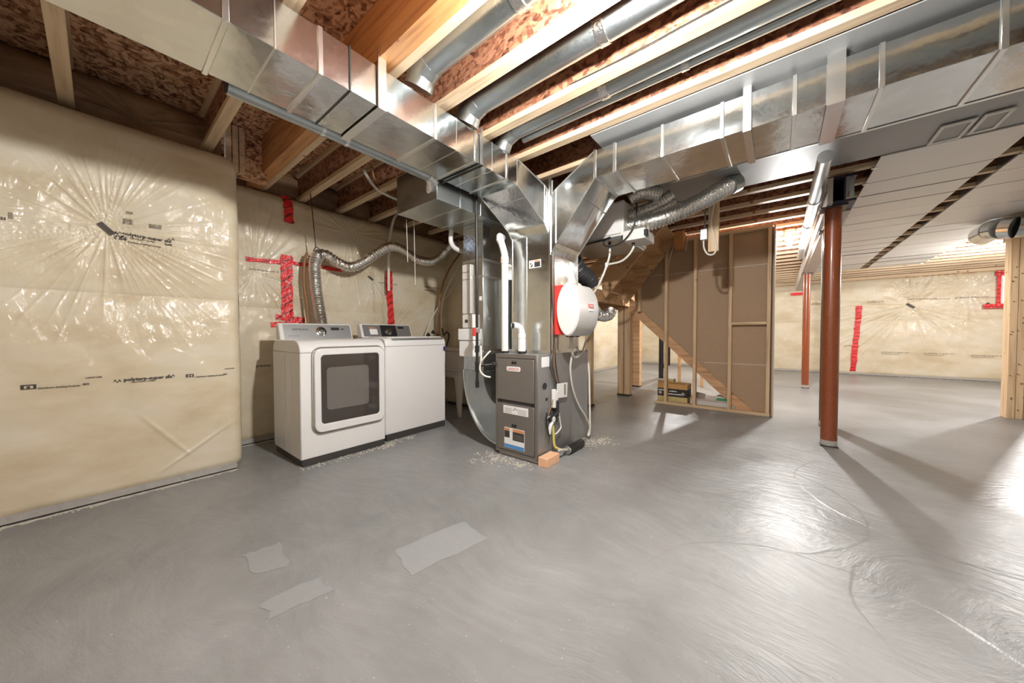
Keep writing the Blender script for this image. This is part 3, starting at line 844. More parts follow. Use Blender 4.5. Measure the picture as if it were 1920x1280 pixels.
t = thing('panel_clip', 'row of metal clips across the dark slot in the return panelling', 'clip', (6, -1.4, ZJ))
for b in xs[1:13]:
    MB().box(b - 0.010, b + 0.010, -1.49, -1.37, ZJ + 0.02, ZJ + 0.025).build('clip', 'cleat', t)
# two grey openings with pale frames in the panelling
def opening(x0, x1, y0, y1, label):
    t = thing('return_opening', label, 'vent', ((x0 + x1) / 2, (y0 + y1) / 2, ZJ - .02))
    z0, z1 = ZJ - 0.023, ZJ - 0.013
    MB().ring([(x0 - .03, y0 - .02), (x1 + .03, y0 - .02), (x1 + .03, y1 + .02), (x0 - .03, y1 + .02)], [(x0, y0), (x1, y0), (x1, y1), (x0, y1)], 2, z0, z1).build('frame', 'offwhite', t)
    MB().box(x0, x1, y0, y1, z1 - 0.004, z1).build('plate', 'cabside', t)
opening(3.74, 3.98, -0.995, -0.877, 'left grey plate with pale frame in the ceiling sheet')
opening(3.72, 3.95, -1.14, -1.055, 'right grey plate with pale frame in the ceiling sheet')

# small round pipe along the back edge of the left duct
tp_ = thing('vent_pipe', 'slim round galvanised pipe along the back edge of the left duct', 'pipe', (0.42, 2.15, 2.31))
MB().tube([(0.42, 2.145, 2.315), (1.62, 2.145, 2.315)], 0.046, 20, caps=True).build('pipe', 'galv_dull', tp_)
MB().tube([(0.416, 2.145, 2.315), (0.419, 2.145, 2.315)], 0.041, 20).build('open_end', 'black', tp_)
MB().tube([(1.62, 2.145, 2.315), (1.66, 2.15, 2.312), (1.70, 2.18, 2.29), (1.74, 2.24, 2.26)], [0.05, 0.055, 0.058, 0.055], 16, smooth=False).build('elbow', 'foil', tp_)
for x in (0.85, 0.99): MB().tube([(x, 2.145, 2.315), (x + 0.02, 2.145, 2.315)], 0.050, 16).build('clip', 'cleat', tp_)

# return trunk, drop and elbow on the left of the furnace
tR = thing('return_duct', 'return air duct with vertical drop and curved boot left of the furnace', 'duct', (2.5, 2.3, 0.06))
MB().hexa([(1.70, 2.13, 2.15), (2.86, 2.13, 2.15), (2.86, 2.69, 2.15), (1.70, 2.69, 2.15)], [(1.70, 2.13, 2.48), (2.86, 2.13, 2.48), (2.86, 2.69, 2.48), (1.70, 2.69, 2.48)]).build('trunk', 'galv_dull', tR, 0.003, 1)
for x in (1.95, 2.2):
    MB().box(x - 0.006, x + 0.006, 2.126, 2.695, 2.145, 2.485).build('drive_cleat', 'cleat', tR)
DX0, DX1, DY0, DY1 = 2.30, 2.86, 2.205, 2.475
MB().box(DX0, DX1, DY0, DY1, 0.72, 2.15).build('drop', 'galv', tR, 0.003, 1)
for z in (1.79, 1.63, 0.90):
    MB().box(DX0 - 0.005, DX1 + .005, DY0 - 0.005, DY1 + .005, z - 0.012, z + 0.012).build('drive_cleat', 'cleat', tR)
prof = []
for i in range(13):
    a = math.pi / 2 * i / 12
    prof.append((2.475 - 0.475 * (1 - math.cos(a)) , 0.72 - 0.665 * math.sin(a)))
prof = [(y, z) for y, z in prof]
inner = []
for i in range(9):
    a = math.pi / 2 * (8 - i) / 8
    inner.append((2.205 - 0.205 * (1 - math.cos(a)), 0.72 - 0.30 * math.sin(a)))
MB().prism(prof + inner, 0, DX0, DX1, True).build('boot', 'galv_dull', tR)
MB().prism([(y - .0, z) for y, z in prof] + [(y - 0.012, z + 0.012) for y, z in prof[::-1]], 0, DX0 - 0.012, DX0 - 0.001).build('boot_seam', 'cleat', tR)
fr = MB().box(DX0 - 0.03, DX0 - 0.002, 2.355, 2.46, 1.28, 1.76).build('filter_slot_cover', 'offwhite', tR, 0.004)
for z in (1.68, 1.61): MB().box(DX0 - 0.033, DX0 - 0.03, 2.36, 2.455, z, z + 0.006).build('slot_line', 'inkgrey', fr)
cb = MB().box(DX0 - 0.05, DX0 - 0.002, 2.30, 2.44, 1.14, 1.27).build('control_box', 'offwhite', tR, 0.006)
MB().box(DX0 - 0.053, DX0 - 0.049, 2.36, 2.40, 1.19, 1.22).build('print_block', 'ink', cb)
c2 = MB().box(DX0 - 0.07, DX0 - 0.002, 2.28, 2.48, 1.02, 1.13).build('document_pouch', 'paper', tR, 0.004)
MB().box(DX0 - 0.06, DX0 - 0.002, 2.29, 2.475, 0.86, 1.015).build('document_pouch', 'paper', tR, 0.004)
MB().box(DX0 - 0.005, DX0 - 0.002, 2.22, 2.25, 1.40, 1.44).build('sticker', 'paper', tR)
# round section behind, the shaded drop side has a wide collar
MB().tube([(2.62, 2.19, 0.93), (2.62, 2.19, 1.62)], 0.09, 20).build('round_stub', 'galv_dull', tR)

# ---------------------------------------------------------------- furnace
FX0, FX1, FY0, FY1, FZ = 2.243, 3.155, 1.538, 1.992, 0.905
tF = thing('furnace', 'taupe grey gas furnace cabinet with two front panels', 'furnace', (2.7, 1.76, 0))
MB().box(FX0 + 0.012, FX1, FY0, FY1, 0.03, FZ).build('cabinet', 'cabside', tF, 0.004)
MB().box(FX0 + 0.03, FX1 - 0.02, FY0 + 0.015, FY1 - 0.015, 0.0, 0.03).build('base_rail', 'offwhite', tF)
MB().ring([(FY0, 0.03), (FY1, 0.03), (FY1, FZ), (FY0, FZ)], [(FY0 + 0.025, 0.055), (FY1 - 0.02, 0.055), (FY1 - 0.02, FZ - 0.035), (FY0 + 0.025, FZ - 0.035)], 0, FX0 - 0.004, FX0 + 0.012).build('front_frame', 'cab', tF, 0.002, 1)
up_p = MB().box(FX0 - 0.012, FX0 + 0.01, FY0 + 0.03, FY1 - 0.022, 0.500, FZ - 0.04).build('upper_panel', 'cab', tF, 0.006)
lo_p = MB().box(FX0 - 0.010, FX0 + 0.01, FY0 + 0.03, FY1 - 0.022, 0.058, 0.470).build('lower_panel', 'cab', tF, 0.006)
MB().box(FX0 + 0.0, FX0 + 0.011, FY0 + 0.026, FY1 - 0.02, 0.47, 0.50).build('panel_gap', 'kick', tF)
for yy in (FY0 + 0.05, FY1 - 0.05):
    MB().tube([(FX0 - 0.006, yy, 0.485), (FX0 + 0.004, yy, 0.485)], 0.014, 10).build('screw', 'black', tF)
MB().prism(rrect(1.705, 1.855, 0.758, 0.798, 0.014), 0, FX0 - 0.0155, FX0 - 0.0123).build('badge', 'paper', up_p)
text_obj('badge_lettering', 'LENNOX', 0.031, 'stickerred', (FX0 - 0.017, 1.845, 0.767), (0, -1, 0), (0, 0, 1), up_p, 1.0, bold=.0003)
for pn, zz in ((up_p, 0.830), (lo_p, 0.285)):
    g = MB()
    g.prism(rrect(1.748, 1.800, zz - 0.008, zz + 0.008, 0.006), 0, FX0 - 0.0165, FX0 - 0.0113)
    g.box(FX0 - 0.0165, FX0 - 0.0113, 1.755, 1.763, zz + .006, zz + .016).box(FX0 - 0.0165, FX0 - 0.0113, 1.785, 1.793, zz + .006, zz + .016)
    g.build('finger_grip', 'black', pn)
wl = MB().box(FX0 - 0.0125, FX0 - 0.0102, 1.625, 1.895, 0.385, 0.455).build('notice_label', 'paper', lo_p)
for k in range(4):
    MB().box(FX0 - 0.0135, FX0 - 0.0125, 1.645, 1.735, 0.395 + k * .012, 0.398 + k * .012).build('print_line', 'inkgrey', wl)
    MB().box(FX0 - 0.0135, FX0 - 0.0125, 1.80, 1.88, 0.395 + k * .012, 0.398 + k * .012).build('print_line', 'inkgrey', wl)
for yy, zz in ((1.76, 0.435), (1.775, 0.42), (1.745, 0.425)):
    MB().box(FX0 - 0.0135, FX0 - 0.0125, yy, yy + .01, zz, zz + .009).build('print_dot', 'ink', wl)
gl = MB().box(FX0 - 0.0125, FX0 - 0.0102, 1.665, 1.885, 0.083, 0.262).build('guide_label', 'paper', lo_p)
for (y0, y1, z0, z1, mm) in ((1.668, 1.790, 0.235, 0.258, 'stickerorange'), (1.825, 1.882, 0.235, 0.258, 'stickerorange'), (1.668, 1.790, 0.160, 0.233, 'stickerdark'), (1.825, 1.882, 0.175, 0.233, 'stickerdark'), (1.667, 1.883, 0.085, 0.118, 'stickerblue')):
    MB().box(FX0 - 0.0135, FX0 - 0.0125, y0, y1, z0, z1).build('print_block', mm, gl)
for zz in (0.175, 0.19, 0.205):
    MB().box(FX0 - 0.0145, FX0 - 0.0135, 1.68, 1.78, zz, zz + .003).build('print_line', 'inkgrey', gl)
text_obj('lettering', '?', 0.03, 'ink', (FX0 - 0.0140, 1.815, 0.225), (0, -1, 0), (0, 0, 1), gl)
# right side of the cabinet
MB().box(2.30, 2.415, FY0 - 0.003, FY0 - 0.0005, 0.80, 0.885).build('rating_label', 'paper', tF)
for xx, zz, r in ((2.345, 0.64, 0.028), (2.375, 0.525, 0.014)):
    MB().tube([(xx, FY0 - 0.006, zz), (xx, FY0 - 0.0005, zz)], r, 16).build('knockout', 'black', tF)
MB().box(2.80, 2.815, FY0 - 0.006, FY0 - 0.0005, 0.05, 0.89).build('side_seam', 'cabside', tF)
MB().box(2.415, 2.43, FY0 - 0.004, FY0 - 0.0005, 0.05, 0.89).build('side_seam', 'cabside', tF)
# pvc intake and vent stubs on top, tall vent pipe
def pvc_run(name, label, path, r, collars, loc, hole=None):
    t = thing(name, label, 'pipe', loc)
    MB().tube(smooth_path(path, 6) if len(path) > 2 else path, r, 18).build('pipe', 'pvc', t)
    for c0, c1 in collars:
        MB().tube([c0, c1], r * 1.16, 18).build('coupling', 'pvc', t)
    MB().tube([(loc[0], loc[1], loc[2]), (loc[0], loc[1], loc[2] + 0.02)], r * 1.15, 18).build('rubber_ring', 'black', t)
    if hole: MB().tube(hole, r * 0.82, 16).build('opening', 'black', t)
    return t
vx, vy = 2.325, 1.955
vent_r = pvc_run('vent_riser', 'tall white plastic pipe rising from the furnace top to an elbow', [(vx, vy, 0.905), (vx, vy, 1.2), (vx, vy, 1.74), (vx, vy + 0.008, 1.82), (vx, vy + 0.035, 1.90), (vx, vy + 0.055, 1.95), (vx + 0.03, vy + 0.085, 1.985), (vx + .12, vy + 0.13, 2.0)], 0.031,
        [((vx, vy, 1.72), (vx, vy, 1.78)), ((vx, vy + 0.045, 1.925), (vx, vy + .06, 1.955))], (vx, vy, 0.905))
text_obj('pipe_print', 'PVC', 0.022, 'stickerorange', (vx - 0.0375, vy + 0.02, 1.735), (0, -1, 0), (0, 0, 1), vent_r)
ix, iy = 2.33, 1.765
pvc_run('air_intake', 'short white plastic elbow with dark open end on the furnace top', [(ix, iy, 0.905), (ix, iy, 1.05), (ix - 0.004, iy + 0.002, 1.10), (ix - 0.025, iy + 0.012, 1.138), (ix - 0.06, iy + 0.025, 1.15), (ix - 0.085, iy + 0.032, 1.15)], 0.030,
        [((ix, iy, 1.04), (ix, iy, 1.085)), ((ix, iy, 0.93), (ix, iy, 1.035))], (ix, iy, 0.905), [(ix - 0.083, iy + 0.031, 1.15), (ix - 0.088, iy + 0.0335, 1.15)])

# ---------------------------------------------------------------- humidifier on the plenum
tH = thing('humidifier', 'white drum humidifier with red bracket on the side of the plenum', 'humidifier', (2.68, 1.4, 1.06))
hz0, hz1 = 1.07, 1.50
MB().box(2.505, 2.88, 1.43, PY0 - 0.007, hz0, hz1).build('bracket', 'redplastic', tH, 0.006)
MB().box(2.475, 2.504, 1.522, PY0 - 0.007, hz0, hz1).build('bracket_flange', 'redplastic', tH, 0.004)
def lens(w0, w1, h, k=14):
    """almond-shaped outline, pointed at top and bottom"""
    out = []
    for i in range(k + 1):
        a = math.pi * i / k
        out.append((1.388 + w0 * math.sin(a) ** 1.15, (hz0 + hz1) / 2 - h * math.cos(a)))
    for i in range(1, k):
        a = math.pi * i / k
        out.append((1.388 - w1 * math.sin(a) ** 1.15, (hz0 + hz1) / 2 + h * math.cos(a)))
    return out
MB().prism(lens(0.106, 0.112, 0.225), 0, 2.47, 2.83, True).build('drum', 'humid', tH)
MB().prism(lens(0.100, 0.105, 0.216), 0, 2.462, 2.471, True).build('end_cover', 'humcover', tH)
sk = MB().box(2.63, 2.72, 1.270, 1.280, 1.30, 1.335).build('sticker', 'stickerred', tH)
MB().box(2.635, 2.715, 1.2715, 1.280, 1.275, 1.298).build('sticker', 'paper', tH)
MB().box(2.642, 2.708, 1.2685, 1.2702, 1.315, 1.322).build('print_line', 'paper', sk)
MB().tube([(2.831, 1.36, 1.29), (2.90, 1.36, 1.29)], 0.075, 20).build('collar', 'galv_dull', tH)
for xx in (2.55, 2.62, 2.72):
    MB().box(xx, xx + 0.03, 1.42, 1.45, hz0 - 0.02, hz0).build('drain_fitting', 'black', tH)
tHd = tag(corrugated([(2.905, 1.355, 1.285), (2.98, 1.335, 1.255), (3.07, 1.31, 1.25), (3.15, 1.30, 1.275), (3.19, 1.31, 1.31)], 0.050, 0.034, 0.11).build('bypass_hose', 'foil'), 'short ribbed foil hose from the back of the drum humidifier', 'hose')
# vinyl hoses and control wires down the right side
tag(MB().tube(smooth_path([(2.70, 1.47, 1.06), (2.70, 1.47, 0.92), (2.72, 1.50, 0.75), (2.80, 1.515, 0.55), (2.92, 1.515, 0.38), (3.05, 1.51, 0.25), (3.13, 1.505, 0.14), (3.12, 1.50, 0.05)], 8), 0.0095, 8).build('drain_hose', 'hose'), 'pale vinyl drain hose curving down the furnace side', 'hose')
tag(MB().tube(smooth_path([(2.66, 1.46, 1.06), (2.655, 1.45, 0.93), (2.75, 1.47, 0.86), (2.95, 1.50, 0.90), (3.05, 1.51, 1.0)], 8), 0.010, 8).build('drain_hose', 'hose'), 'looped white hose under the drum humidifier', 'hose')
tag(MB().tube(smooth_path([(3.165, 1.56, 0.92), (3.175, 1.535, 0.70), (3.18, 1.53, 0.45), (3.19, 1.53, 0.20), (3.17, 1.52, 0.10), (3.10, 1.505, 0.04)], 8), 0.011, 8).build('drain_hose', 'cable'), 'pale hose hanging down the back edge of the furnace', 'hose')
tag(MB().tube(smooth_path([(2.415, 1.50, 0.30), (2.42, 1.495, 0.22), (2.43, 1.49, 0.12), (2.48, 1.46, 0.08)], 8), 0.011, 8).build('condensate_hose', 'yellow'), 'yellowed condensate hose from the trap to the salmon block', 'hose')
wr = thing('control_wires', 'bundle of thin dark wires down the plenum corner to the white card', 'wire', (2.47, 1.53, 0.6))
for k, (dx, ln) in enumerate(((0.0, 0.62), (0.012, 0.60), (0.024, 0.58), (-0.012, 0.64))):
    MB().tube(smooth_path([(2.47 + dx * .3, 1.525, 2.05), (2.465 - dx, 1.525, 1.5), (2.47 + dx * .6, 1.522, 1.0), (2.44 + dx * 2.5, 1.52, 0.8), (2.52 + dx * 2, 1.515, ln)], 6), 0.004, 6).build('wire', 'black' if k != 1 else 'brown', wr)
cd = thing('service_card', 'white service card hanging on the furnace side beside the condensate trap', 'card', (2.55, 1.51, 0.55))
MB().hexa([(2.49, 1.506, 0.52), (2.67, 1.506, 0.505), (2.67, 1.510, 0.505), (2.49, 1.510, 0.52)], [(2.50, 1.506, 0.645), (2.68, 1.506, 0.635), (2.68, 1.510, 0.635), (2.50, 1.510, 0.645)]).build('card', 'paper', cd)
MB().box(2.615, 2.645, 1.504, 1.506, 0.53, 0.625).build('print_block', 'inkgrey', cd)
tr = thing('condensate_trap', 'black and white condensate trap with tubes on the furnace right side', 'trap', (2.42, 1.51, 0.3))
MB().box(2.445, 2.475, 1.50, 1.533, 0.44, 0.60).build('trap_tube', 'pvc', tr, 0.004)
MB().box(2.475, 2.51, 1.50, 1.533, 0.50, 0.58).build('trap_block', 'pvc', tr, 0.004)
MB().box(2.47, 2.51, 1.49, 1.533, 0.36, 0.49).build('trap_body', 'black', tr, 0.006)
MB().tube([(2.36, 1.50, 0.355), (2.50, 1.50, 0.405)], 0.018, 10).build('pressure_switch', 'black', tr)
MB().tube([(2.405, 1.48, 0.355), (2.405, 1.533, 0.355)], 0.024, 14).build('elbow', 'pvc', tr)
MB().tube(smooth_path([(2.34, 1.51, 0.42), (2.325, 1.505, 0.36), (2.335, 1.50, 0.28), (2.36, 1.50, 0.22)], 6), 0.008, 8).build('drain_tube', 'black', tr)
MB().tube(smooth_path([(2.36, 1.50, 0.24), (2.37, 1.495, 0.30), (2.40, 1.495, 0.33)], 6), 0.015, 10).build('drain_elbow', 'pvc', tr)
MB().tube(smooth_path([(2.50, 1.50, 0.45), (2.54, 1.50, 0.30), (2.55, 1.50, 0.25), (2.49, 1.50, 0.22), (2.45, 1.50, 0.215)], 6), 0.006, 8).build('white_tube', 'pvc', tr)
MB().tube(smooth_path([(2.36, 1.505, 0.40), (2.40, 1.50, 0.48), (2.42, 1.50, 0.52)], 6), 0.004, 6).build('wire', 'brown', tr)
MB().box(2.53, 2.60, 1.52, 1.536, 0.30, 0.39).build('cover_plate', 'cabside', tr)
bk = thing('salmon_block', 'salmon coloured block on the floor at the furnace corner', 'block', (2.36, 1.46, 0))
MB().box(2.23, 2.42, 1.435, 1.525, 0, 0.075).build('block', 'brick', bk, 0.004)
pm = thing('condensate_pump', 'black cylinder lying on the floor beside the salmon block with pale pipe', 'pump', (2.7, 1.46, 0.03))
MB().tube([(2.60, 1.46, 0.045), (2.62, 1.46, 0.045), (2.86, 1.46, 0.045), (2.88, 1.46, 0.045)], [0.028, 0.036, 0.036, 0.028], 18).build('body', 'black', pm)
MB().tube([(2.585, 1.46, 0.045), (2.603, 1.46, 0.045)], 0.036, 14).build('cap', 'silver', pm)
MB().tube(smooth_path([(2.44, 1.455, 0.088), (2.5, 1.455, 0.075), (2.59, 1.46, 0.05)], 6), 0.011, 8).build('pipe', 'hose', pm)
MB().tube([(2.88, 1.46, 0.045), (2.93, 1.465, 0.03)], 0.012, 8).build('spout', 'silver', pm)

# gas pipe
tG = thing('gas_pipe', 'black iron gas pipe dropping beside the return duct to the furnace', 'pipe', (2.122, 2.11, 0.6))
gx, gy = 2.122, 2.110
MB().tube([(gx, gy, 0.64), (gx, gy, 2.50)], 0.0135, 12).build('riser', 'blackpipe', tG)
MB().tube([(gx, gy, 0.60), (gx, gy, 0.66)], 0.0175, 12).build('drip_cap', 'blackpipe', tG)
for z0, z1 in ((0.745, 0.83), (0.915, 0.945), (0.948, 0.975)):
    MB().tube([(gx, gy, z0), (gx, gy, z1)], 0.021, 8, smooth=False).build('fitting', 'blackpipe', tG)
MB().tube([(gx, gy, 0.79), (gx + 0.03, 2.06, 0.80), (gx + 0.10, 2.0, 0.805), (gx + 0.14, 1.996, 0.805)], 0.0125, 12).build('branch_pipe', 'blackpipe', tG)
MB().tube([(gx + 0.09, 2.01, 0.804), (gx + 0.118, 1.999, 0.805)], 0.024, 8, smooth=False).build('union', 'blackpipe', tG)
vv = MB().box(gx - 0.022, gx + 0.022, gy - 0.02, gy + 0.02, 1.09, 1.135).build('valve', 'silver', tG, 0.004)
MB().box(gx - 0.036, gx - 0.022, gy - 0.012, gy + 0.022, 1.06, 1.13).build('valve_handle', 'redplastic', vv, 0.003)
tag(MB().tube(smooth_path([(gx + 0.06, 2.12, 0.97), (gx + .03, 2.09, 0.90), (gx + 0.02, 2.08, 0.85), (gx + 0.0, 2.075, 0.76), (gx + 0.02, 2.04, 0.71), (gx + 0.055, 1.998, 0.695)], 6), 0.008, 8).build('power_cable', 'cable'), 'white cable looping into the left side of the furnace', 'cable')
tag(MB().tube(smooth_path([(gx + 0.055, 1.998, 0.93), (gx + 0.02, 2.03, 0.88), (gx + 0.01, 2.07, 0.83), (gx + .02, 2.09, 0.79)], 6), 0.008, 8).build('power_cable', 'cable'), 'upper white cable end at the furnace left edge', 'cable')

# ---------------------------------------------------------------- dryer and washer
DXa, DXb, DYa, DYb = 1.005, 1.742, 2.985, 3.645
tD = thing('dryer', 'white front-loading dryer with dark window door, left of the pair', 'dryer', (1.37, 3.3, 0))
sp = [(2.995, 0.055), (3.63, 0.055), (3.645, 0.08), (3.645, 0.93), (3.63, 0.99), (3.58, 1.03), (3.10, 1.035), (3.04, 1.02), (3.00, 0.985), (2.985, 0.94)]
MB().prism(sp, 0, DXa, DXb).build('body', 'white', tD, 0.010, 3)
MB().box(DXa + 0.01, DXb - 0.01, 2.995, 3.62, 0.0, 0.055).build('kickplate', 'kick', tD)
MB().box(DXa - 0.0015, DXb + 0.0015, 2.982, 3.64, 0.928, 0.931).build('top_seam', 'inkgrey', tD)
for yy in (3.18, 3.33):
    MB().box(DXa - 0.003, DXa + 0.001, yy, yy + 0.006, 0.08, 0.90).build('side_rib', 'white', tD)
MB().ring(rrect(1.085, 1.728, 0.250, 0.975, 0.075), rrect(1.092, 1.721, 0.257, 0.968, 0.07), 1, 2.978, 2.986).build('door_gap', 'inkgrey', tD)
dr = MB().ring(rrect(1.100, 1.716, 0.262, 0.962, 0.06), rrect(1.150, 1.662, 0.330, 0.905, 0.03), 1, 2.952, 2.986).build('door', 'white', tD, 0.008, 3)
MB().prism(rrect(1.145, 1.667, 0.325, 0.910, 0.03), 1, 2.960, 2.972).build('door_glass', 'glass', dr)
MB().prism(rrect(1.195, 1.56, 0.44, 0.80, 0.03), 1, 2.9588, 2.960).build('drum_view', 'drum', dr)
def console(t, x0, x1, yb, z0, z1):
    o = MB().prism([(yb - 0.10, z0), (yb + 0.02, z0), (yb + 0.02, z1 - 0.015), (yb + 0.01, z1), (yb - 0.035, z1)], 0, x0, x1)
    return o.build('console', 'white', t, 0.012, 3)
def on_slope(yb, z0, z1, s, off):
    """point on the sloping console face, s from 0 (bottom) to 1 (top)"""
    a, b = Vector((yb - 0.10, z0)), Vector((yb - 0.035, z1))
    n = Vector((-(b - a).y, (b - a).x)).normalized()
    q = a.lerp(b, s) + n * off
    return q
def slope_panel(name, mat, t, x0, x1, yb, z0, z1, s0, s1, off, th=0.003):
    a = [on_slope(yb, z0, z1, s, o) for s, o in ((s0, 0.0), (s0, off), (s1, off), (s1, 0.0))]
    return MB().prism([(p.x, p.y) for p in a], 0, x0, x1).build(name, mat, t)
yb, cz0, cz1 = 3.60, 1.02, 1.185
co = console(tD, 1.025, 1.685, yb, cz0, cz1)
slope_panel('fascia', 'silver', co, 1.06, 1.668, yb, cz0, cz1, 0.08, 0.92, 0.003)
q = on_slope(yb, cz0, cz1, 0.52, 0.0); nrm = Vector((0, -(cz1 - cz0), 0.065)).normalized()
kb = MB().lathe((1.38, q.x, q.y), nrm, [(0.0, 0.048), (0.006, 0.048), (0.008, 0.040), (0.028, 0.034), (0.030, 0.028)], 24).build('dial', 'chrome', co)
slope_panel('display', 'black', co, 1.475, 1.555, yb, cz0, cz1, 0.60, 0.76, 0.006)
slope_panel('button', 'stickerdark', co, 1.575, 1.60, yb, cz0, cz1, 0.63, 0.70, 0.006)
qq = on_slope(yb, cz0, cz1, 0.58, 0.0065)
text_obj('lettering', 'SAMSUNG', 0.026, 'ink', (1.13, qq.x, qq.y), (1, 0, 0), (0, 0.065, cz1 - cz0), co, 1.15)
slope_panel('print_line', 'inkgrey', co, 1.09, 1.19, yb, cz0, cz1, 0.25, 0.28, 0.005)

WXa, WXb, WYa, WYb = 1.785, 2.552, 3.055, 3.70
tW = thing('washer', 'white top-loading washer with grey lid handle, right of the dryer', 'washer', (2.17, 3.4, 0))
sp = [(3.065, 0.06), (3.69, 0.06), (3.70, 0.08), (3.70, 1.0), (3.68, 1.035), (3.12, 1.045), (3.075, 1.03), (3.055, 0.985)]
MB().prism(sp, 0, WXa, WXb).build('body', 'white', tW, 0.014, 3)
MB().box(WXa + 0.01, WXb - 0.01, 3.065, 3.68, 0.0, 0.06).build('kickplate', 'kick', tW)
MB().box(WXa - 0.0015, WXb + 0.0015, 3.0525, 3.69, 0.955, 0.958).build('top_seam', 'inkgrey', tW)
ld_ = MB().prism(rrect(1.84, 2.52, 3.075, 3.52, 0.04), 2, 1.036, 1.052).build('lid', 'white', tW, 0.006)
MB().box(1.86, 2.525, 3.058, 3.078, 1.018, 1.037).build('lid_handle', 'silver', ld_, 0.005)
MB().box(2.515, 2.545, 3.049, 3.0535, 0.885, 0.935).build('energy_label', 'purple', tW)
MB().tube([(2.553, 3.12, 0.22), (2.565, 3.12, 0.22)], 0.03, 14).build('side_plug', 'offwhite', tW)
yb2, wz0, wz1 = 3.68, 1.04, 1.195
cw = console(tW, 1.82, 2.47, yb2, wz0, wz1)
slope_panel('fascia', 'silver', cw, 1.845, 2.45, yb2, wz0, wz1, 0.08, 0.92, 0.003)
slope_panel('dial_panel', 'black', cw, 2.055, 2.255, yb2, wz0, wz1, 0.08, 0.92, 0.005)
slope_panel('display', 'black', cw, 2.285, 2.36, yb2, wz0, wz1, 0.66, 0.82, 0.006)
slope_panel('sticker', 'paper', cw, 1.92, 2.01, yb2, wz0, wz1, 0.22, 0.62, 0.006)
slope_panel('sticker', 'stickerorange', cw, 1.92, 1.99, yb2, wz0, wz1, 0.66, 0.74, 0.006)
q = on_slope(yb2, wz0, wz1, 0.45, 0.0); nrm = Vector((0, -(wz1 - wz0), 0.065)).normalized()
MB().lathe((2.15, q.x, q.y), nrm, [(0.0, 0.044), (0.008, 0.044), (0.010, 0.036), (0.03, 0.032), (0.032, 0.026)], 24).build('dial', 'chrome', cw)

# dryer exhaust hose
tE = thing('exhaust_hose', 'ribbed silver foil hose rising behind the dryer and swagging to the right', 'hose', (1.42, 3.76, 1.1))
zc = 3.80
hp = [pt(a, b, 1, zc) for a, b in ((606, 640), (602, 600), (592, 540), (590, 495), (597, 478), (612, 478), (630, 490), (655, 500), (680, 492), (710, 472), (733, 462), (755, 468), (785, 487), (815, 488), (840, 467), (850, 455))]
corrugated(hp[:5] , 0.058, 0.022, 0.07, 16).build('hose', 'foil', tE)
corrugated(hp[3:], 0.052, 0.034, 0.13, 16).build('hose', 'foil', tE)
hc = tE
MB().tube([pt(582, 362, 1, 3.74), pt(592, 462, 1, 3.74), pt(588, 470, 1, 3.74)], 0.005, 6).build('support_cord', 'black', hc)
MB().tube(smooth_path([pt(588, 470, 1, 3.73), pt(600, 474, 1, 3.73), pt(603, 485, 1, 3.73)], 6), 0.005, 6).build('cord_loop', 'black', hc)
MB().tube([pt(592, 462, 1, 3.73), pt(603, 470, 1, 3.73)], 0.005, 6).build('cord_loop', 'black', hc)
tag(MB().tube(smooth_path([pt(a, b, 1, 3.90) for a, b in ((580, 640), (576, 580), (570, 530), (571, 490), (576, 474))], 6), 0.014, 10).build('copper_pipe', 'brown'), 'thin brown pipe rising just left of the foil hose', 'pipe')
tag(MB().tube(smooth_path([pt(a, b, 1, 3.86) for a, b in ((746, 398), (738, 412), (732, 440), (729, 480), (729, 545))], 6), 0.016, 10).build('white_conduit', 'cable'), 'white plastic conduit curving down to the right red tape', 'conduit')
tag(MB().tube(smooth_path([pt(a, b, 1, 3.2) for a, b in ((682, 318), (688, 330), (705, 352), (725, 365), (745, 374))], 6), 0.014, 10).build('white_conduit', 'cable'), 'white conduit curving between the joists into the return duct', 'conduit')
tag(MB().tube(smooth_path([pt(a, b, 1, 3.2) for a, b in ((697, 312), (702, 335), (718, 355), (743, 366))], 6), 0.012, 10).build('copper_pipe', 'brown'), 'brown pipe beside the white conduit between the joists', 'pipe')
tag(MB().tube(smooth_path([Vector((2.31, 2.66, 2.149))] + [pt(a, b, 1, 2.66) for a, b in ((845, 450), (850, 462), (862, 470), (875, 472))], 6), 0.024, 12).build('pvc_elbow', 'pvc'), 'white plastic elbow under the return duct', 'pipe')
for k, (xs_, lb) in enumerate((((868, 470), 'thin pale string hanging below the return duct, nearer the wall'), ((775, 410), 'thin pale string hanging from the corner of the return duct'))):
    a = pt(776 - k * 14, 405, 1, 2.72)
    tag(MB().tube([(a.x, a.y, 2.15), (a.x + 0.01, a.y, 1.55 + 0.2 * k)], 0.0025, 5).build('hanging_string', 'cable'), lb, 'string')
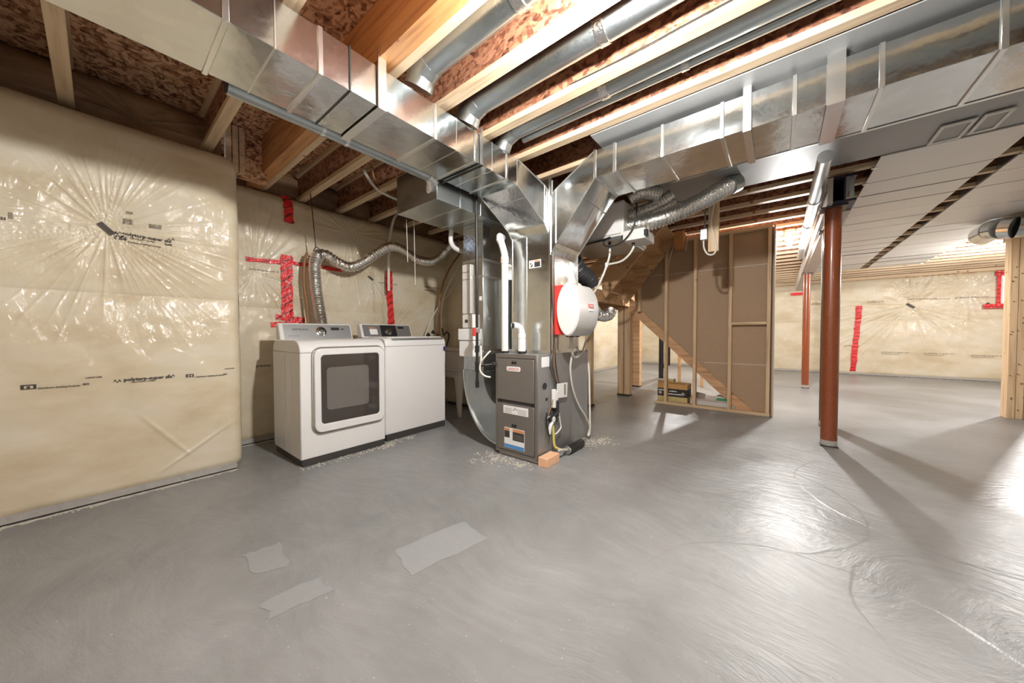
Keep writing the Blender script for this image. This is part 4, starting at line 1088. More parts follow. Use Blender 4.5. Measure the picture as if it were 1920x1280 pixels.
# water lines at the jog above the tub
tag(MB().tube(smooth_path([pt(a, b, 1, 3.72) for a, b in ((872, 455), (862, 475), (842, 505), (828, 540), (823, 580), (823, 630))], 6), 0.012, 10).build('water_line', 'brown'), 'brown water line curving down above the laundry tub', 'pipe')
tag(MB().tube(smooth_path([pt(a, b, 1, 3.74) for a, b in ((872, 480), (855, 510), (836, 545), (828, 580), (829, 625))], 6), 0.010, 10).build('water_line', 'cable'), 'white water line beside the brown one above the laundry tub', 'pipe')
tag(MB().tube(smooth_path([pt(a, b, 1, 3.76) for a, b in ((870, 500), (850, 540), (826, 570), (808, 600), (797, 628))], 6), 0.006, 8).build('water_line', 'cable'), 'thin white line slanting to the valves behind the washer', 'pipe')
vv = thing('shutoff_valves', 'dark shut-off valves on the wall behind the washer right corner', 'valve', pt(808, 628, 1, 3.74))
for a, b in ((803, 628), (812, 623), (822, 627)):
    c = pt(a, b, 1, 3.74)
    MB().tube([(c.x - 0.02, c.y, c.z), (c.x + 0.02, c.y, c.z)], 0.018, 10).tube([(c.x, c.y, c.z - .02), (c.x, c.y, c.z + 0.035)], 0.011, 8).build('valve', 'blackpipe', vv)
tag(MB().tube(smooth_path([pt(a, b, 1, 3.72) for a, b in ((829, 615), (832, 628), (838, 622), (842, 630), (838, 645), (836, 655))], 6), 0.010, 8).build('supply_hose', 'black'), 'black hose coiling down behind the washer beside the tub', 'hose')

# laundry tub
tT = thing('laundry_tub', 'beige plastic laundry tub on tapered legs beside the washer', 'sink', (3.1, 3.5, 0))
x0, x1, y0, y1 = 2.86, 3.34, 3.17, 3.72
MB().hexa([(x0 + .05, y0 + .05, 0.50), (x1 - .05, y0 + .05, 0.50), (x1 - .05, y1 - .05, 0.50), (x0 + .05, y1 - .05, 0.50)], [(x0 + .015, y0 + .015, 0.86), (x1 - .015, y0 + .015, 0.86), (x1 - .015, y1 - .015, 0.86), (x0 + .015, y1 - .015, 0.86)]).build('basin', 'tub', tT, 0.02, 3)
MB().ring([(x0, y0), (x1, y0), (x1, y1), (x0, y1)], [(x0 + .05, y0 + .05), (x1 - .05, y0 + .05), (x1 - .05, y1 - .05), (x0 + .05, y1 - .05)], 2, 0.855, 0.90).build('rim', 'tub', tT, 0.012, 3)
MB().box(x0 + .02, x1 - .02, y0 + .02, y1 - .02, 0.60, 0.62).build('skirt_band', 'tub', tT, 0.006)
for cx, cy in ((x0 + .06, y0 + .06), (x1 - .06, y0 + .06), (x0 + .06, y1 - .06), (x1 - .06, y1 - .06)):
    MB().hexa([(cx - .018, cy - .018, 0), (cx + .018, cy - .018, 0), (cx + .018, cy + .018, 0), (cx - .018, cy + .018, 0)], [(cx - .045, cy - .045, .55), (cx + .045, cy - .045, .55), (cx + .045, cy + .045, .55), (cx - .045, cy + .045, .55)]).build('leg', 'tub', tT, 0.006)

# ---------------------------------------------------------------- air exchanger under the right duct, foil hoses
tX = thing('air_exchanger', 'white ventilation box hung under the joists behind the right branch', 'ventilator', (3.7, 1.5, 2.05))
MB().box(3.32, 4.05, 1.235, 1.95, 2.07, 2.42).build('case', 'offwhite', tX, 0.006)
MB().box(3.30, 3.32, 1.26, 1.93, 2.09, 2.40).build('door', 'white', tX, 0.004)
MB().box(3.34, 4.03, 1.25, 1.93, 2.045, 2.07).build('drain_pan', 'galv_dull', tX, 0.004)
MB().box(3.30, 3.60, 1.02, 1.235, 2.00, 2.10).build('control_housing', 'offwhite', tX, 0.005)
MB().box(3.30, 3.34, 1.00, 1.03, 2.02, 2.08).build('switch', 'black', tX)
MB().box(3.30, 3.34, 1.25, 1.60, 2.035, 2.060).build('latch_rail', 'galv_dull', tX)
for yy in (1.36, 1.80):
    MB().box(3.6, 3.62, yy, yy + 0.03, 2.42, ZJ).build('hanger', 'galv_dull', tX)
MB().tube(smooth_path([(3.30, 1.70, 2.03), (3.27, 1.5, 2.035), (3.27, 1.35, 2.06)], 6), 0.007, 8).build('power_cord', 'black', tX)
MB().tube(smooth_path([(3.30, 1.43, 2.05), (3.28, 1.42, 1.99), (3.28, 1.34, 1.965), (3.28, 1.22, 2.0), (3.27, 1.12, 2.11), (3.27, 1.09, 2.25), (3.3, 1.10, 2.35)], 6), 0.007, 8).build('power_cord', 'black', tX)
tb = thing('drain_tube', 'clear vinyl drain tubes joining below the ventilation box', 'hose', (3.5, 1.3, 1.7))
MB().tube(smooth_path([(3.42, 1.42, 2.04), (3.42, 1.42, 1.92), (3.41, 1.45, 1.80), (3.38, 1.50, 1.65), (3.35, 1.56, 1.53), (3.33, 1.62, 1.46), (3.32, 1.66, 1.43)], 6), 0.012, 10).build('tube', 'hose', tb)
MB().tube(smooth_path([(3.42, 1.17, 2.0), (3.42, 1.17, 1.95), (3.42, 1.22, 1.88), (3.42, 1.30, 1.83), (3.41, 1.43, 1.815)], 6), 0.011, 10).build('tube', 'hose', tb)
MB().tube([(3.42, 1.42, 2.05), (3.42, 1.42, 1.98)], 0.014, 10).build('nipple', 'black', tb)
MB().tube([(3.42, 1.17, 2.01), (3.42, 1.17, 1.965)], 0.016, 10).build('nipple', 'black', tb)
MB().tube([(3.41, 1.45, 1.79), (3.41, 1.45, 1.835)], 0.017, 10).build('tee', 'pvc', tb)
h1 = [pt(a, b, 0, x) for a, b, x in ((1176, 424, 3.38), (1205, 420, 3.40), (1240, 410, 3.45), (1275, 396, 3.52), (1310, 380, 3.58), (1345, 360, 3.66), (1372, 346, 3.72))]
tag(corrugated(h1, 0.078, 0.030, 0.10, 18).build('foil_hose', 'foil'), 'long ribbed foil hose sweeping from the ventilation box up to the right', 'hose')
h2 = [pt(a, b, 0, x) for a, b, x in ((1180, 408, 3.50), (1205, 398, 3.52), (1235, 385, 3.55), (1262, 368, 3.60))]
tag(corrugated(h2, 0.075, 0.026, 0.08, 18).build('foil_hose', 'foil'), 'short foil hose tucked above the long one beside the ventilation box', 'hose')
h3 = [pt(a, b, 0, x) for a, b, x in ((1182, 372, 3.42), (1200, 362, 3.42), (1222, 362, 3.46), (1238, 366, 3.5))]
tag(corrugated(h3, 0.07, 0.024, 0.06, 18).build('foil_hose', 'foil'), 'foil hose stub at the top of the ventilation box', 'hose')
tag(MB().tube([pt(1368, 348, 0, 3.70), pt(1382, 341, 0, 3.75)], 0.085, 18).build('hose_boot', 'galv_dull'), 'round metal boot taped to the upper end of the long foil hose', 'fitting')
tag(corrugated([(3.0, 1.62, 1.80), (3.12, 1.62, 1.72), (3.28, 1.60, 1.66), (3.34, 1.60, 1.62)], 0.085, 0.03, 0.07, 16).build('black_flex_hose', 'insul'), 'black ribbed hose behind the plenum below the ventilation box', 'hose')

# ---------------------------------------------------------------- steel beam, posts
tBm = thing('steel_beam', 'steel I-beam on rusty posts with pale cladding on its near side', 'beam', (6.5, -0.42, 2.27))
bx0, bx1 = 4.24, XFAR - 0.15
MB().box(bx0, bx1, -0.515, -0.365, 2.265, 2.285).build('flange', 'beam', tBm)
MB().box(bx0, bx1, -0.515, -0.365, 2.485, 2.505).build('flange', 'beam', tBm)
MB().box(bx0, bx1, -0.446, -0.434, 2.285, 2.485).build('web', 'beam', tBm)
MB().box(bx0 - 0.005, bx1, -0.362, -0.325, 2.268, 2.50).build('cladding', 'beamside', tBm)
MB().box(bx0 + .3, bx1, -0.515, -0.362, 2.256, 2.264).build('soffit', 'beamside', tBm)
MB().box(bx0 + 0.01, bx0 + 0.02, -0.50, -0.47, 2.285, 2.485).build('stiffener', 'galv_dull', tBm)
def post(x, y, r, mat, label, ztop):
    t = thing('steel_post', label, 'post', (x, y, 0))
    MB().tube([(x, y, 0.012), (x, y, ztop - 0.012)], r, 28).build('shaft', mat, t)
    MB().box(x - r * 1.02, x + r * 1.02, y - r * 1.02, y + r * 1.02, 0, 0.012).build('base_plate', 'darkrust', t)
    MB().box(x - r * 1.5, x + r * 1.5, y - r * 1.5, y + r * 1.5, ztop - 0.012, ztop).build('cap_plate', 'darkrust', t)
    MB().tube([(x, y, 0.012), (x, y, 0.06)], r + 0.0015, 28).build('concrete_stain', 'hem', t)
    return t
post(4.385, -0.378, 0.062, 'rust', 'big red-brown round steel post in front, under the end of the beam', 2.262)
post(5.30, -0.43, 0.062, 'darkrust', 'dark steel post just behind the big red-brown post', 2.255)
post(8.76, -0.40, 0.057, 'rust', 'slim red-brown post further back left of the big post', 2.255)
tV = thing('vent_pipe', 'shiny round vent pipe running back beside the steel beam', 'pipe', (5.5, -0.24, 2.4))
MB().tube([(3.40, -0.245, 2.385), (4.45, -0.245, 2.39), (7.6, -0.26, 2.40), (7.75, -0.26, 2.44)], 0.046, 18).build('pipe', 'galv_dull', tV)
for x in (4.45, 5.4, 6.6):
    MB().tube([(x, -0.247, 2.39), (x + 0.06, -0.247, 2.392)], 0.052, 18).build('collar', 'cleat', tV)
MB().tube([(3.395, -0.245, 2.385), (3.40, -0.245, 2.385)], 0.047, 18).build('end_cap', 'cleat', tV)
tag(MB().tube(smooth_path([(3.6, -0.30, 2.47), (4.3, -0.305, 2.44), (4.9, -0.31, 2.46), (5.6, -0.305, 2.43), (6.6, -0.31, 2.45)], 6), 0.008, 8).build('cable_run', 'cable'), 'white cables stapled along the steel beam', 'cable')

# right built-up wooden post
tWp = thing('wooden_post', 'built-up pale wooden post of nailed studs at the right edge', 'post', (7.3, -2.4, 0))
for k, (y0, y1) in enumerate(((-2.308, -2.245), (-2.370, -2.310), (-2.432, -2.373))):
    MB().box(7.19 + random.uniform(-.004, .004), 7.34, y0, y1, 0, 2.25).build('stud', 'stud', tWp, 0.003, 1)
nl = MB()
for k in range(34):
    y = random.uniform(-2.43, -2.25); z = random.uniform(0.1, 2.2)
    nl.box(7.183, 7.196, y - .0035, y + .0035, z - .005, z + .005)
tag(nl.build('nail_marks', 'blackpipe', tWp), kind='stuff')
MB().box(7.15, 7.40, -5.5, -2.245, 2.25, ZJ).build('header', 'stud', tWp)
t = thing('duct_elbow', 'segmented galvanised elbow above the wooden post at the right edge', 'duct', (6.95, -2.2, 2.35))
segs = [(7.45, -2.10, 2.385), (7.15, -2.10, 2.385), (7.02, -2.13, 2.37), (6.96, -2.20, 2.35), (6.95, -2.30, 2.335), (6.95, -2.5, 2.33), (6.95, -3.0, 2.34)]
for k, (a, b) in enumerate(zip(segs, segs[1:])):
    MB().tube([a, b], 0.125 + 0.002 * (k % 2), 20).build('gore', 'galv', t)

# ---------------------------------------------------------------- stud wall with board backing
SX = 5.42
tSW = thing('stud_wall', 'open stud partition backed with brown board beside the stair', 'partition', (SX, 0.8, 0))
for yc, b0 in ((1.357, 0.038), (0.965, 0.038), (0.535, 0.038), (0.115, 0.038)):
    MB().box(SX, SX + 0.089, yc - 0.02, yc + 0.02, b0, 2.44).build('stud', 'stud', tSW, 0.002, 1)
MB().box(SX, SX + 0.089, 1.74, 1.78, 1.43, 2.30).build('stud', 'stud', tSW, 0.002, 1)
MB().box(SX, SX + 0.089, 0.09, 1.52, 0, 0.038).build('bottom_plate', 'plate', tSW, 0.002, 1)
MB().box(SX, SX + 0.089, 0.09, 1.66, 2.44, 2.48).build('top_plate', 'plate', tSW, 0.002, 1)
MB().box(SX, SX + 0.089, 0.137, 0.515, 1.195, 1.233).build('blocking', 'plate', tSW, 0.002, 1)
# board: a polygon in (y, z), cut along the stair slope
YA, ZA, YC, ZC = 1.90, 1.62, 0.20, 0.01          # line of the lower flight stringer
bd = [(0.07, 0.0), (0.25, 0.02), (1.86, 1.56), (1.86, 2.05), (1.52, 2.46), (0.07, 2.46)]
bo = MB().prism(bd, 0, SX + 0.092, SX + 0.105).build('board_backing', 'drywall', tSW)
MB().box(SX + 0.088, SX + 0.0915, 0.10, 1.75, 1.985, 1.997).build('board_joint', 'seam', bo)
MB().box(SX + 0.088, SX + 0.0915, 0.10, 0.85, 0.655, 0.667).build('board_joint', 'seam', bo)
tag(MB().box(SX - 0.001, SX + 0.11, 0.055, 0.072, 0.0, 2.48).build('corner_bead', 'seam', tSW), None)

# stairs
def slab(name, mat, parent, a, b, depth, x0, x1):
    """plank along a slope in the y-z plane, top edge from a to b"""
    (ya, za), (yb_, zb) = a, b
    d = Vector((yb_ - ya, zb - za)).normalized(); n = Vector((d.y, -d.x))
    if n.y > 0: n = -n
    p = [(ya, za), (yb_, zb), (yb_ + n.x * depth, zb + n.y * depth), (ya + n.x * depth, za + n.y * depth)]
    return MB().prism(p, 0, x0, x1).build(name, mat, parent)
tS1 = thing('lower_stair', 'lower stair flight whose slanted stringer shows behind the studs', 'stairs', (5.95, 1.0, 0))
MB().prism([(0.19, 0.0), (0.42, 0.0), (1.95, 1.46), (1.95, 1.68), (1.88, 1.62)], 0, SX + 0.112, SX + 0.155).build('stringer', 'orange', tS1)
MB().prism([(0.19, 0.0), (0.42, 0.0), (1.95, 1.46), (1.95, 1.68), (1.88, 1.62)], 0, 6.40, 6.44).build('stringer', 'orange', tS1)
for k in range(8):
    y = 0.34 + k * 0.195; z = 0.19 + k * 0.186
    MB().box(SX + 0.156, 6.399, y, y + 0.215, z, z + 0.025).build('tread', 'stair', tS1)
    MB().box(SX + 0.156, 6.399, y, y + 0.015, z - 0.16, z - 0.001).build('riser', 'stair', tS1)
tS2 = thing('stair_landing', 'plywood stair landing on stud posts', 'landing', (5.6, 2.5, 1.54))
MB().box(4.34, 6.95, 2.03, 3.0, 1.69, 1.72).build('deck', 'stair', tS2)
MB().box(4.34, 6.95, 2.03, 2.07, 1.545, 1.689).build('rim_joist', 'stair', tS2)
MB().box(4.34, 6.95, 2.96, 3.0, 1.545, 1.689).build('rim_joist', 'stair', tS2)
MB().box(4.34, 4.38, 2.075, 2.955, 1.545, 1.689).build('rim_joist', 'stair', tS2)
for x in (4.9, 5.4, 5.9, 6.4): MB().box(x, x + 0.04, 2.075, 2.955, 1.545, 1.689).build('joist', 'stair', tS2)
for lb, x0_, y0_, n in (('stair landing post nearest the furnace, partly behind it', 4.53, 2.16, 2), ('double pale stud post in the middle under the stair landing', 5.72, 2.005, 2), ('single brown stud post at the back under the stair landing', 6.80, 2.19, 1)):
    t = thing('landing_post', lb, 'post', (x0_, y0_, 0))
    for k in range(n):
        if n == 2 and x0_ > 5:
            MB().box(x0_, x0_ + 0.12, y0_ + k * 0.118, y0_ + k * 0.118 + 0.098, 0, 1.544).build('stud', 'stud', t, 0.002, 1)
        elif n == 2:
            MB().box(x0_, x0_ + 0.10, y0_ + k * 0.05, y0_ + k * 0.05 + 0.045, 0, 1.544).build('stud', 'stud', t, 0.002, 1)
        else:
            MB().box(x0_, x0_ + 0.14, y0_, y0_ + 0.20, 0, 1.544).build('stud', 'stair', t, 0.002, 1)
    MB().box(x0_ - 0.004, x0_ + 0.125, y0_ - 0.004, y0_ + (0.22 if n == 2 and x0_ > 5 else 0.10 if n == 2 else 0.204), 0, 0.03).build('foot_stain', 'darkrust', t)
tS3 = thing('upper_stair', 'underside of the upper stair flight climbing right above the landing', 'stairs', (5.0, 1.5, 1.7))
MB().prism([(2.03, 1.70), (1.95, 1.56), (1.21, 2.45), (1.21, 2.50), (1.40, 2.50), (2.03, 1.95)], 0, 5.36, 5.40).build('stringer', 'stair', tS3)
MB().prism([(2.03, 1.70), (1.98, 1.60), (1.21, 2.47), (1.21, 2.50), (1.40, 2.50), (2.03, 1.95)], 0, 4.62, 4.66).build('stringer', 'stair', tS3)
for k in range(4):
    y = 2.02 - k * 0.205; z = 1.90 + k * 0.19
    MB().box(4.661, 5.359, y - 0.22, y, z, z + 0.025).build('tread', 'stair', tS3)
    MB().box(4.661, 5.359, y - 0.018, y, z - 0.165, z - 0.001).build('riser', 'stair', tS3)
MB().box(4.661, 5.359, 2.02, 2.03, 1.722, 1.90).build('riser', 'stair', tS3)
MB().box(5.20, 5.40, 1.08, 1.20, 2.30, ZJ).build('header_block', 'lvl', tS3)
t = thing('stair_side_plank', 'dark plank slanting beside the upper stair behind the plenum', 'plank', (4.3, 2.2, 1.7))
MB().prism([(2.30, 1.73), (2.25, 1.60 + .13), (1.45, 2.48), (1.62, 2.50), (2.30, 1.98)], 0, 4.56, 4.60).build('plank', 'stair', t)

# things behind the stud wall
tC = thing('tile_carton', 'orange and black cardboard carton behind the left studs', 'box', (5.7, 1.3, 0))
cx0, cx1, cy0, cy1 = 5.545, 5.83, 1.075, 1.50
MB().box(cx0, cx1, cy0, cy1, 0.0, 0.105).build('lower_band', 'cartonpic', tC)
MB().box(cx0, cx1, cy0, cy1, 0.106, 0.225).build('middle_band', 'cartonblack', tC)
MB().ring([(cx0, cy0), (cx1, cy0), (cx1, cy1), (cx0, cy1)], [(cx0 + .006, cy0 + .006), (cx1 - .006, cy0 + .006), (cx1 - .006, cy1 - .006), (cx0 + .006, cy1 - .006)], 2, 0.226, 0.30).build('upper_band', 'kraft', tC)
for (y0_, y1_, h) in ((1.10, 1.36, 0.335), (1.38, 1.49, 0.35)):
    MB().hexa([(cx0, y0_, 0.30), (cx0 + .005, y0_, 0.30), (cx0 + .005, y1_, 0.30), (cx0, y1_, 0.30)], [(cx0 - .03, y0_ + .02, h), (cx0 - .025, y0_ + .02, h), (cx0 - .025, y1_, h), (cx0 - .03, y1_, h)]).build('flap', 'kraft', tC)
r_ = random.Random(21)
for y_, z_, n_ in ((1.49, 0.188, 7), (1.33, 0.180, 6), (1.355, 0.135, 13)):
    pl_ = MB(); yy_ = y_
    for k in range(n_):
        w_ = r_.uniform(0.009, 0.018)
        pl_.box(cx0 - 0.002, cx0 - 0.0003, yy_ - w_, yy_, z_, z_ + r_.uniform(0.014, 0.021)); yy_ -= w_ + 0.0045
    pl_.build('worn_print', 'paper', tC)
for yy in (1.46, 1.135):
    MB().prism([(yy - .03, 0.155), (yy, 0.125), (yy + .03, 0.155), (yy, 0.185)], 0, cx0 - 0.002, cx0 - 0.0003).build('diamond', 'seam', tC)
MB().box(5.60, 5.72, 1.28, 1.36, 0.26, 0.37).build('packing', 'cartonpic', tC)
tO = thing('plank_cartons', 'low stack of opened flooring cartons right of the orange carton', 'box', (5.75, 0.8, 0))
MB().box(5.57, 5.95, 0.40, 1.04, 0, 0.09).build('carton', 'offwhite', tO)
MB().box(5.56, 5.95, 0.55, 1.04, 0.091, 0.115).build('carton_lid', 'tile', tO)
MB().hexa([(5.60, 0.86, 0.116), (5.62, 0.86, 0.116), (5.80, 1.03, 0.116), (5.78, 1.03, 0.116)], [(5.58, 0.84, 0.19), (5.60, 0.84, 0.19), (5.78, 1.05, 0.19), (5.76, 1.05, 0.19)]).build('flap', 'tile', tO)
MB().box(5.57, 5.80, 0.56, 0.70, 0.116, 0.15).build('inner_box', 'green', tO)
MB().box(5.58, 5.80, 0.53, 0.71, 0.151, 0.165).build('paper_sheet', 'paper', tO)
MB().box(5.62, 5.66, 0.36, 0.40, 0.0, 0.12).build('black_end', 'black', tO)
t = thing('drain_stack', 'two black drain pipes standing behind the stair', 'pipe', (8.6, 2.2, 0))
MB().tube([(8.6, 2.25, 0), (8.6, 2.25, 2.5)], 0.055, 16).build('pipe', 'black', t)
MB().tube([(8.72, 2.12, 0.3), (8.72, 2.12, 2.5)], 0.045, 16).build('pipe', 'black', t)
MB().tube([(8.6, 2.25, 0.25), (8.72, 2.12, 0.35)], 0.045, 12).build('joint', 'black', t)
for lb, xx, yy in (('thin brown stud seen through the stair opening, left one', 8.1, 1.72), ('thin brown stud seen through the stair opening, right one', 7.6, 1.19)):
    tag(MB().box(xx, xx + 0.089, yy, yy + 0.05, 0, 1.9).build('far_stud', 'stair', None, 0.002, 1), lb, 'post')

# electrical box on a hanging board
tEl = thing('hanging_board', 'short board hanging from a joist with a metal switch box', 'board', (4.05, 0.55, 1.94))
MB().box(4.03, 4.07, 0.505, 0.600, 1.935, ZJ).build('board', 'stud', tEl, 0.002, 1)
eb = MB().box(3.98, 4.06, 0.603, 0.665, 2.06, 2.17).build('switch_box', 'galv_dull', tEl, 0.003)
MB().box(3.976, 3.98, 0.61, 0.658, 2.07, 2.16).build('cover', 'silver', eb)
MB().tube(smooth_path([(4.02, 0.64, 2.06), (4.02, 0.635, 1.98), (4.01, 0.60, 1.91), (4.01, 0.55, 1.90), (4.015, 0.525, 1.95), (4.02, 0.54, 2.05), (4.02, 0.57, 2.2), (4.02, 0.56, 2.35), (4.02, 0.53, 2.5)], 6), 0.008, 8).build('cable', 'cable', tEl)
MB().tube([(4.02, 0.63, 2.17), (4.02, 0.625, 2.5)], 0.008, 8).build('cable', 'cabside', tEl)
for k, (a, b, c, d) in enumerate(((1265, 448, 1253, 500), (1290, 440, 1286, 470))):
    tag(MB().tube([pt(a, b, 0, 5.38), pt(c, d, 0, 5.36)], 0.005, 6).build('loose_wire', 'cable'), ('loose pale wire hanging over the left stud bay', 'short loose wire hanging from the top plate')[k], 'wire')

# ---------------------------------------------------------------- bulbs
def bulb(x, y, z, label):
    t = thing('light_bulb', label, 'lamp', (x, y, z))
    MB().tube([(x, y, z + 0.06), (x, y, z + 0.10)], [0.055, 0.06], 18).build('lampholder', 'pvc', t)
    MB().tube([(x, y, z + 0.03), (x, y, z + 0.06)], 0.016, 12).build('socket', 'silver', t)
    MB().lathe((x, y, z - 0.045), (0, 0, 1), [(0, 0.004), (0.008, 0.018), (0.024, 0.029), (0.042, 0.031), (0.06, 0.022), (0.076, 0.015)], 18).build('glass', 'glow', t)
    return t
LBL = ['glowing bare bulb on the ceiling beyond the brown board partition', 'bare bulb behind the wooden post outside the right edge', 'bare bulb overhead above the top edge of the photo', 'added fill bulb behind the camera', 'bare bulb hidden behind the upper stair']
for (bx_, by_, bz_, wt), lb in zip(BULBS, LBL):
    t = bulb(bx_, by_, bz_, lb)
    if 1 < bx_ < 2: continue
    MB().box(bx_ - 0.06, bx_ + 0.06, by_ - 0.06, by_ + 0.06, bz_ + 0.10, bz_ + 0.13).build('mounting_block', 'flange', t)
    MB().box(bx_ - 0.22, bx_ + 0.22, by_ - 0.05, by_ + 0.05, bz_ + 0.131, bz_ + 0.16).build('cross_board', 'flange', t)

# ---------------------------------------------------------------- prints, pins and red tape on the walls
def wprint_front(s, size, at_px, slope=0.0, mat='ink', stretch=1.02, bold=0.001, off=0.004):
    a = pt(at_px[0], at_px[1], 1, 3.37)
    def wp(p):
        return Vector((p.x, YF - float(D_front(p.x, p.z)) - off, p.z))
    return text_obj('printed_text', s, size, mat, (a.x, 3.37, a.z), (1, 0, slope), (0, 0, 1), wall_front, stretch, wp, bold)
def patch_on(D, plane, ax, sgn, parent, name, mat, c, w, h, ang=0.0, off=0.004, n=6):
    """small flat mark following the film"""
    ca, sa = math.cos(ang), math.sin(ang)
    vs, fs = [], []
    for layer in (off, off - 0.002):
        for i in range(n + 1):
            for j in range(3):
                a = (i / n - .5) * w; b = (j / 2 - .5) * h
                u = c[0] + a * ca - b * sa; z = c[1] + a * sa + b * ca
                d = plane + sgn * (float(D(u, z)) + layer)
                vs.append((u, d, z) if ax == 1 else (d, u, z))
    m = (n + 1) * 3
    for i in range(n):
        for j in range(2):
            a = i * 3 + j
            fs += [(a, a + 1, a + 4, a + 3), (m + a, m + a + 3, m + a + 4, m + a + 1)]
    for i in range(n):
        for j in (0, 2):
            a = i * 3 + j; fs.append((a, a + 3, m + a + 3, m + a))
    for i in (0, n):
        for j in range(2):
            a = i * 3 + j; fs.append((a, a + 1, m + a + 1, m + a))
    return MB().add(vs, fs, True).build(name, mat, parent)
sl = -0.075
wprint_front('polytarp-super six', 0.030, (230, 438), sl)
wprint_front('CAN/CGSB 51.34 M86', 0.013, (244, 446), sl, stretch=0.9, bold=.0002)
wprint_front('Distributor Building Products', 0.014, (240, 453), sl, stretch=0.9, bold=.0003)
wprint_front('2x101', 0.014, (309, 459), sl)
wprint_front('polytarp-super six', 0.030, (232, 714), 0.0)
wprint_front('CAN/CGSB 51.34 M86', 0.013, (245, 717), 0.0, stretch=0.9, bold=.0002)
wprint_front('Distributor Building Products', 0.014, (72, 729), 0.0, stretch=0.9, bold=.0003)
wprint_front('CAN/CGSB', 0.013, (160, 709), 0.0, bold=.0003)
wprint_front('R12', 0.014, (156, 721), 0.0)
wprint_front('Distributor Building Products', 0.014, (366, 707), 0.0, stretch=0.95, bold=.0004)
wprint_front('CAN/CGSB', 0.012, (420, 692), 0.0, bold=.0003)
wprint_front('R12', 0.012, (418, 702), 0.0)
fp = lambda name, mat, px, py, w, h, ang=0.0, off=0.004: patch_on(D_front, YF, 1, -1, wall_front, name, mat, pu(px, py, 1, 3.37), w, h, ang, off)
def logo(px, py, s=1.0):
    b = fp('logo_box', 'ink', px, py, 0.052 * s, 0.027 * s)
    fp('logo_inset', 'poly', px, py + .5, 0.030 * s, 0.015 * s, 0, 0.0065)
    fp('logo_inset', 'ink', px, py + .5, 0.012 * s, 0.011 * s, 0, 0.009)
logo(226, 444); logo(54, 725); logo(355, 703.5, 0.8)
def tri_mark(px, py):
    for a in (0.9, -0.9): fp('diamond_mark', 'ink', px + (2 if a > 0 else -2), py, 0.022, 0.003, a)
    for a, dx in ((-0.9, 5), (0.9, -5)): fp('diamond_mark', 'ink', px + dx, py - 1, 0.018, 0.003, a)
for q in ((221, 435), (320, 450), (220, 714), (320, 704)): tri_mark(*q)
fp('film_clip', 'ink', 200, 427, 0.085, 0.026, -0.85, 0.016)
for (px, py, w, h) in ((243, 398, 0.028, 0.016), (240, 414, 0.042, 0.034), (291, 425, 0.058, 0.026)):
    fp('faded_stamp', 'inkgrey', px, py, w, h)
wprint_front('21', 0.02, (0, 411), 0.0)
fp('printed_bar', 'inkgrey', 20, 404, 0.014, 0.034)
rp = lambda name, mat, px, py, w, h, ang=0.0, off=0.004, n=6: patch_on(D_rec, YR, 1, -1, wall_rec, name, mat, pu(px, py, 1, 4.02), w, h, ang, off, n)
def wprint_rec(s, size, at_px, mat='ink', stretch=1.2, bold=0.0006):
    a = pt(at_px[0], at_px[1], 1, 4.02)
    return text_obj('printed_text', s, size, mat, (a.x, 4.0, a.z), (1, 0, 0), (0, 0, 1), wall_rec, stretch, lambda p: Vector((p.x, YR - float(D_rec(p.x, p.z)) - 0.004, p.z)), bold)
wprint_rec('polytarp-super six', 0.03, (470, 504), 'inkgrey'); wprint_rec('polytarp-super six', 0.03, (612, 512), 'inkgrey')
wprint_rec('polytarp-super six', 0.03, (712, 530), 'inkgrey'); wprint_rec('polytarp-super six', 0.03, (797, 538)); wprint_rec('Building Products', 0.02, (797, 544))
wprint_rec('polytarp', 0.03, (481, 688))
rp('film_clip', 'ink', 697, 521, 0.075, 0.022, -0.6, 0.012)

# red tape on the recess wall: each strip a thing stuck to the film
def tape(label, pts_px, width, seed):
    """ragged strip through pixel points on the recess wall"""
    r = random.Random(seed)
    P = [pu(a, b, 1, 4.02) for a, b in pts_px]
    n = 18; vs, fs = [], []
    L = [0]
    for a, b in zip(P, P[1:]): L.append(L[-1] + math.hypot(b[0] - a[0], b[1] - a[1]))
    for i in range(n + 1):
        d = L[-1] * i / n; k = 0
        while k < len(L) - 2 and L[k + 1] < d: k += 1
        t = (d - L[k]) / (L[k + 1] - L[k]); u = P[k][0] + (P[k + 1][0] - P[k][0]) * t; z = P[k][1] + (P[k + 1][1] - P[k][1]) * t
        dx, dz = P[k + 1][0] - P[k][0], P[k + 1][1] - P[k][1]; m = math.hypot(dx, dz); nx, nz = -dz / m, dx / m
        w = width * (1 + r.uniform(-.12, .12)) / 2
        for s in (-1, 0, 1):
            uu, zz = u + nx * w * s + r.uniform(-.004, .004), z + nz * w * s + r.uniform(-.006, .006)
            vs.append((uu, YR - float(D_rec(uu, zz)) - 0.006 - r.uniform(0, .004), zz))
    m = len(vs)
    vs += [(a, b + 0.004, c) for a, b, c in vs]
    for i in range(n):
        for j in range(2):
            a = i * 3 + j; fs += [(a, a + 3, a + 4, a + 1), (m + a, m + a + 1, m + a + 4, m + a + 3)]
        for j in (0, 2):
            a = i * 3 + j; fs.append((a, a + 3, m + a + 3, m + a))
    o = MB().add(vs, fs, True).build('red_tape', 'red')
    return tag(o, label, 'tape')
tape('short red tape strip at the top of the recess under the joists', [(540, 364), (542, 418)], 0.088, 1)
tape('long horizontal red tape strip crossing behind the foil hose', [(462, 484), (525, 491), (580, 496), (640, 507)], 0.040, 2)
tape('wide vertical red tape strip above the dryer', [(538, 477), (541, 600)], 0.100, 3)
tape('small red tape piece slanting at the foot of the wide strip', [(518, 594), (572, 601)], 0.055, 4)
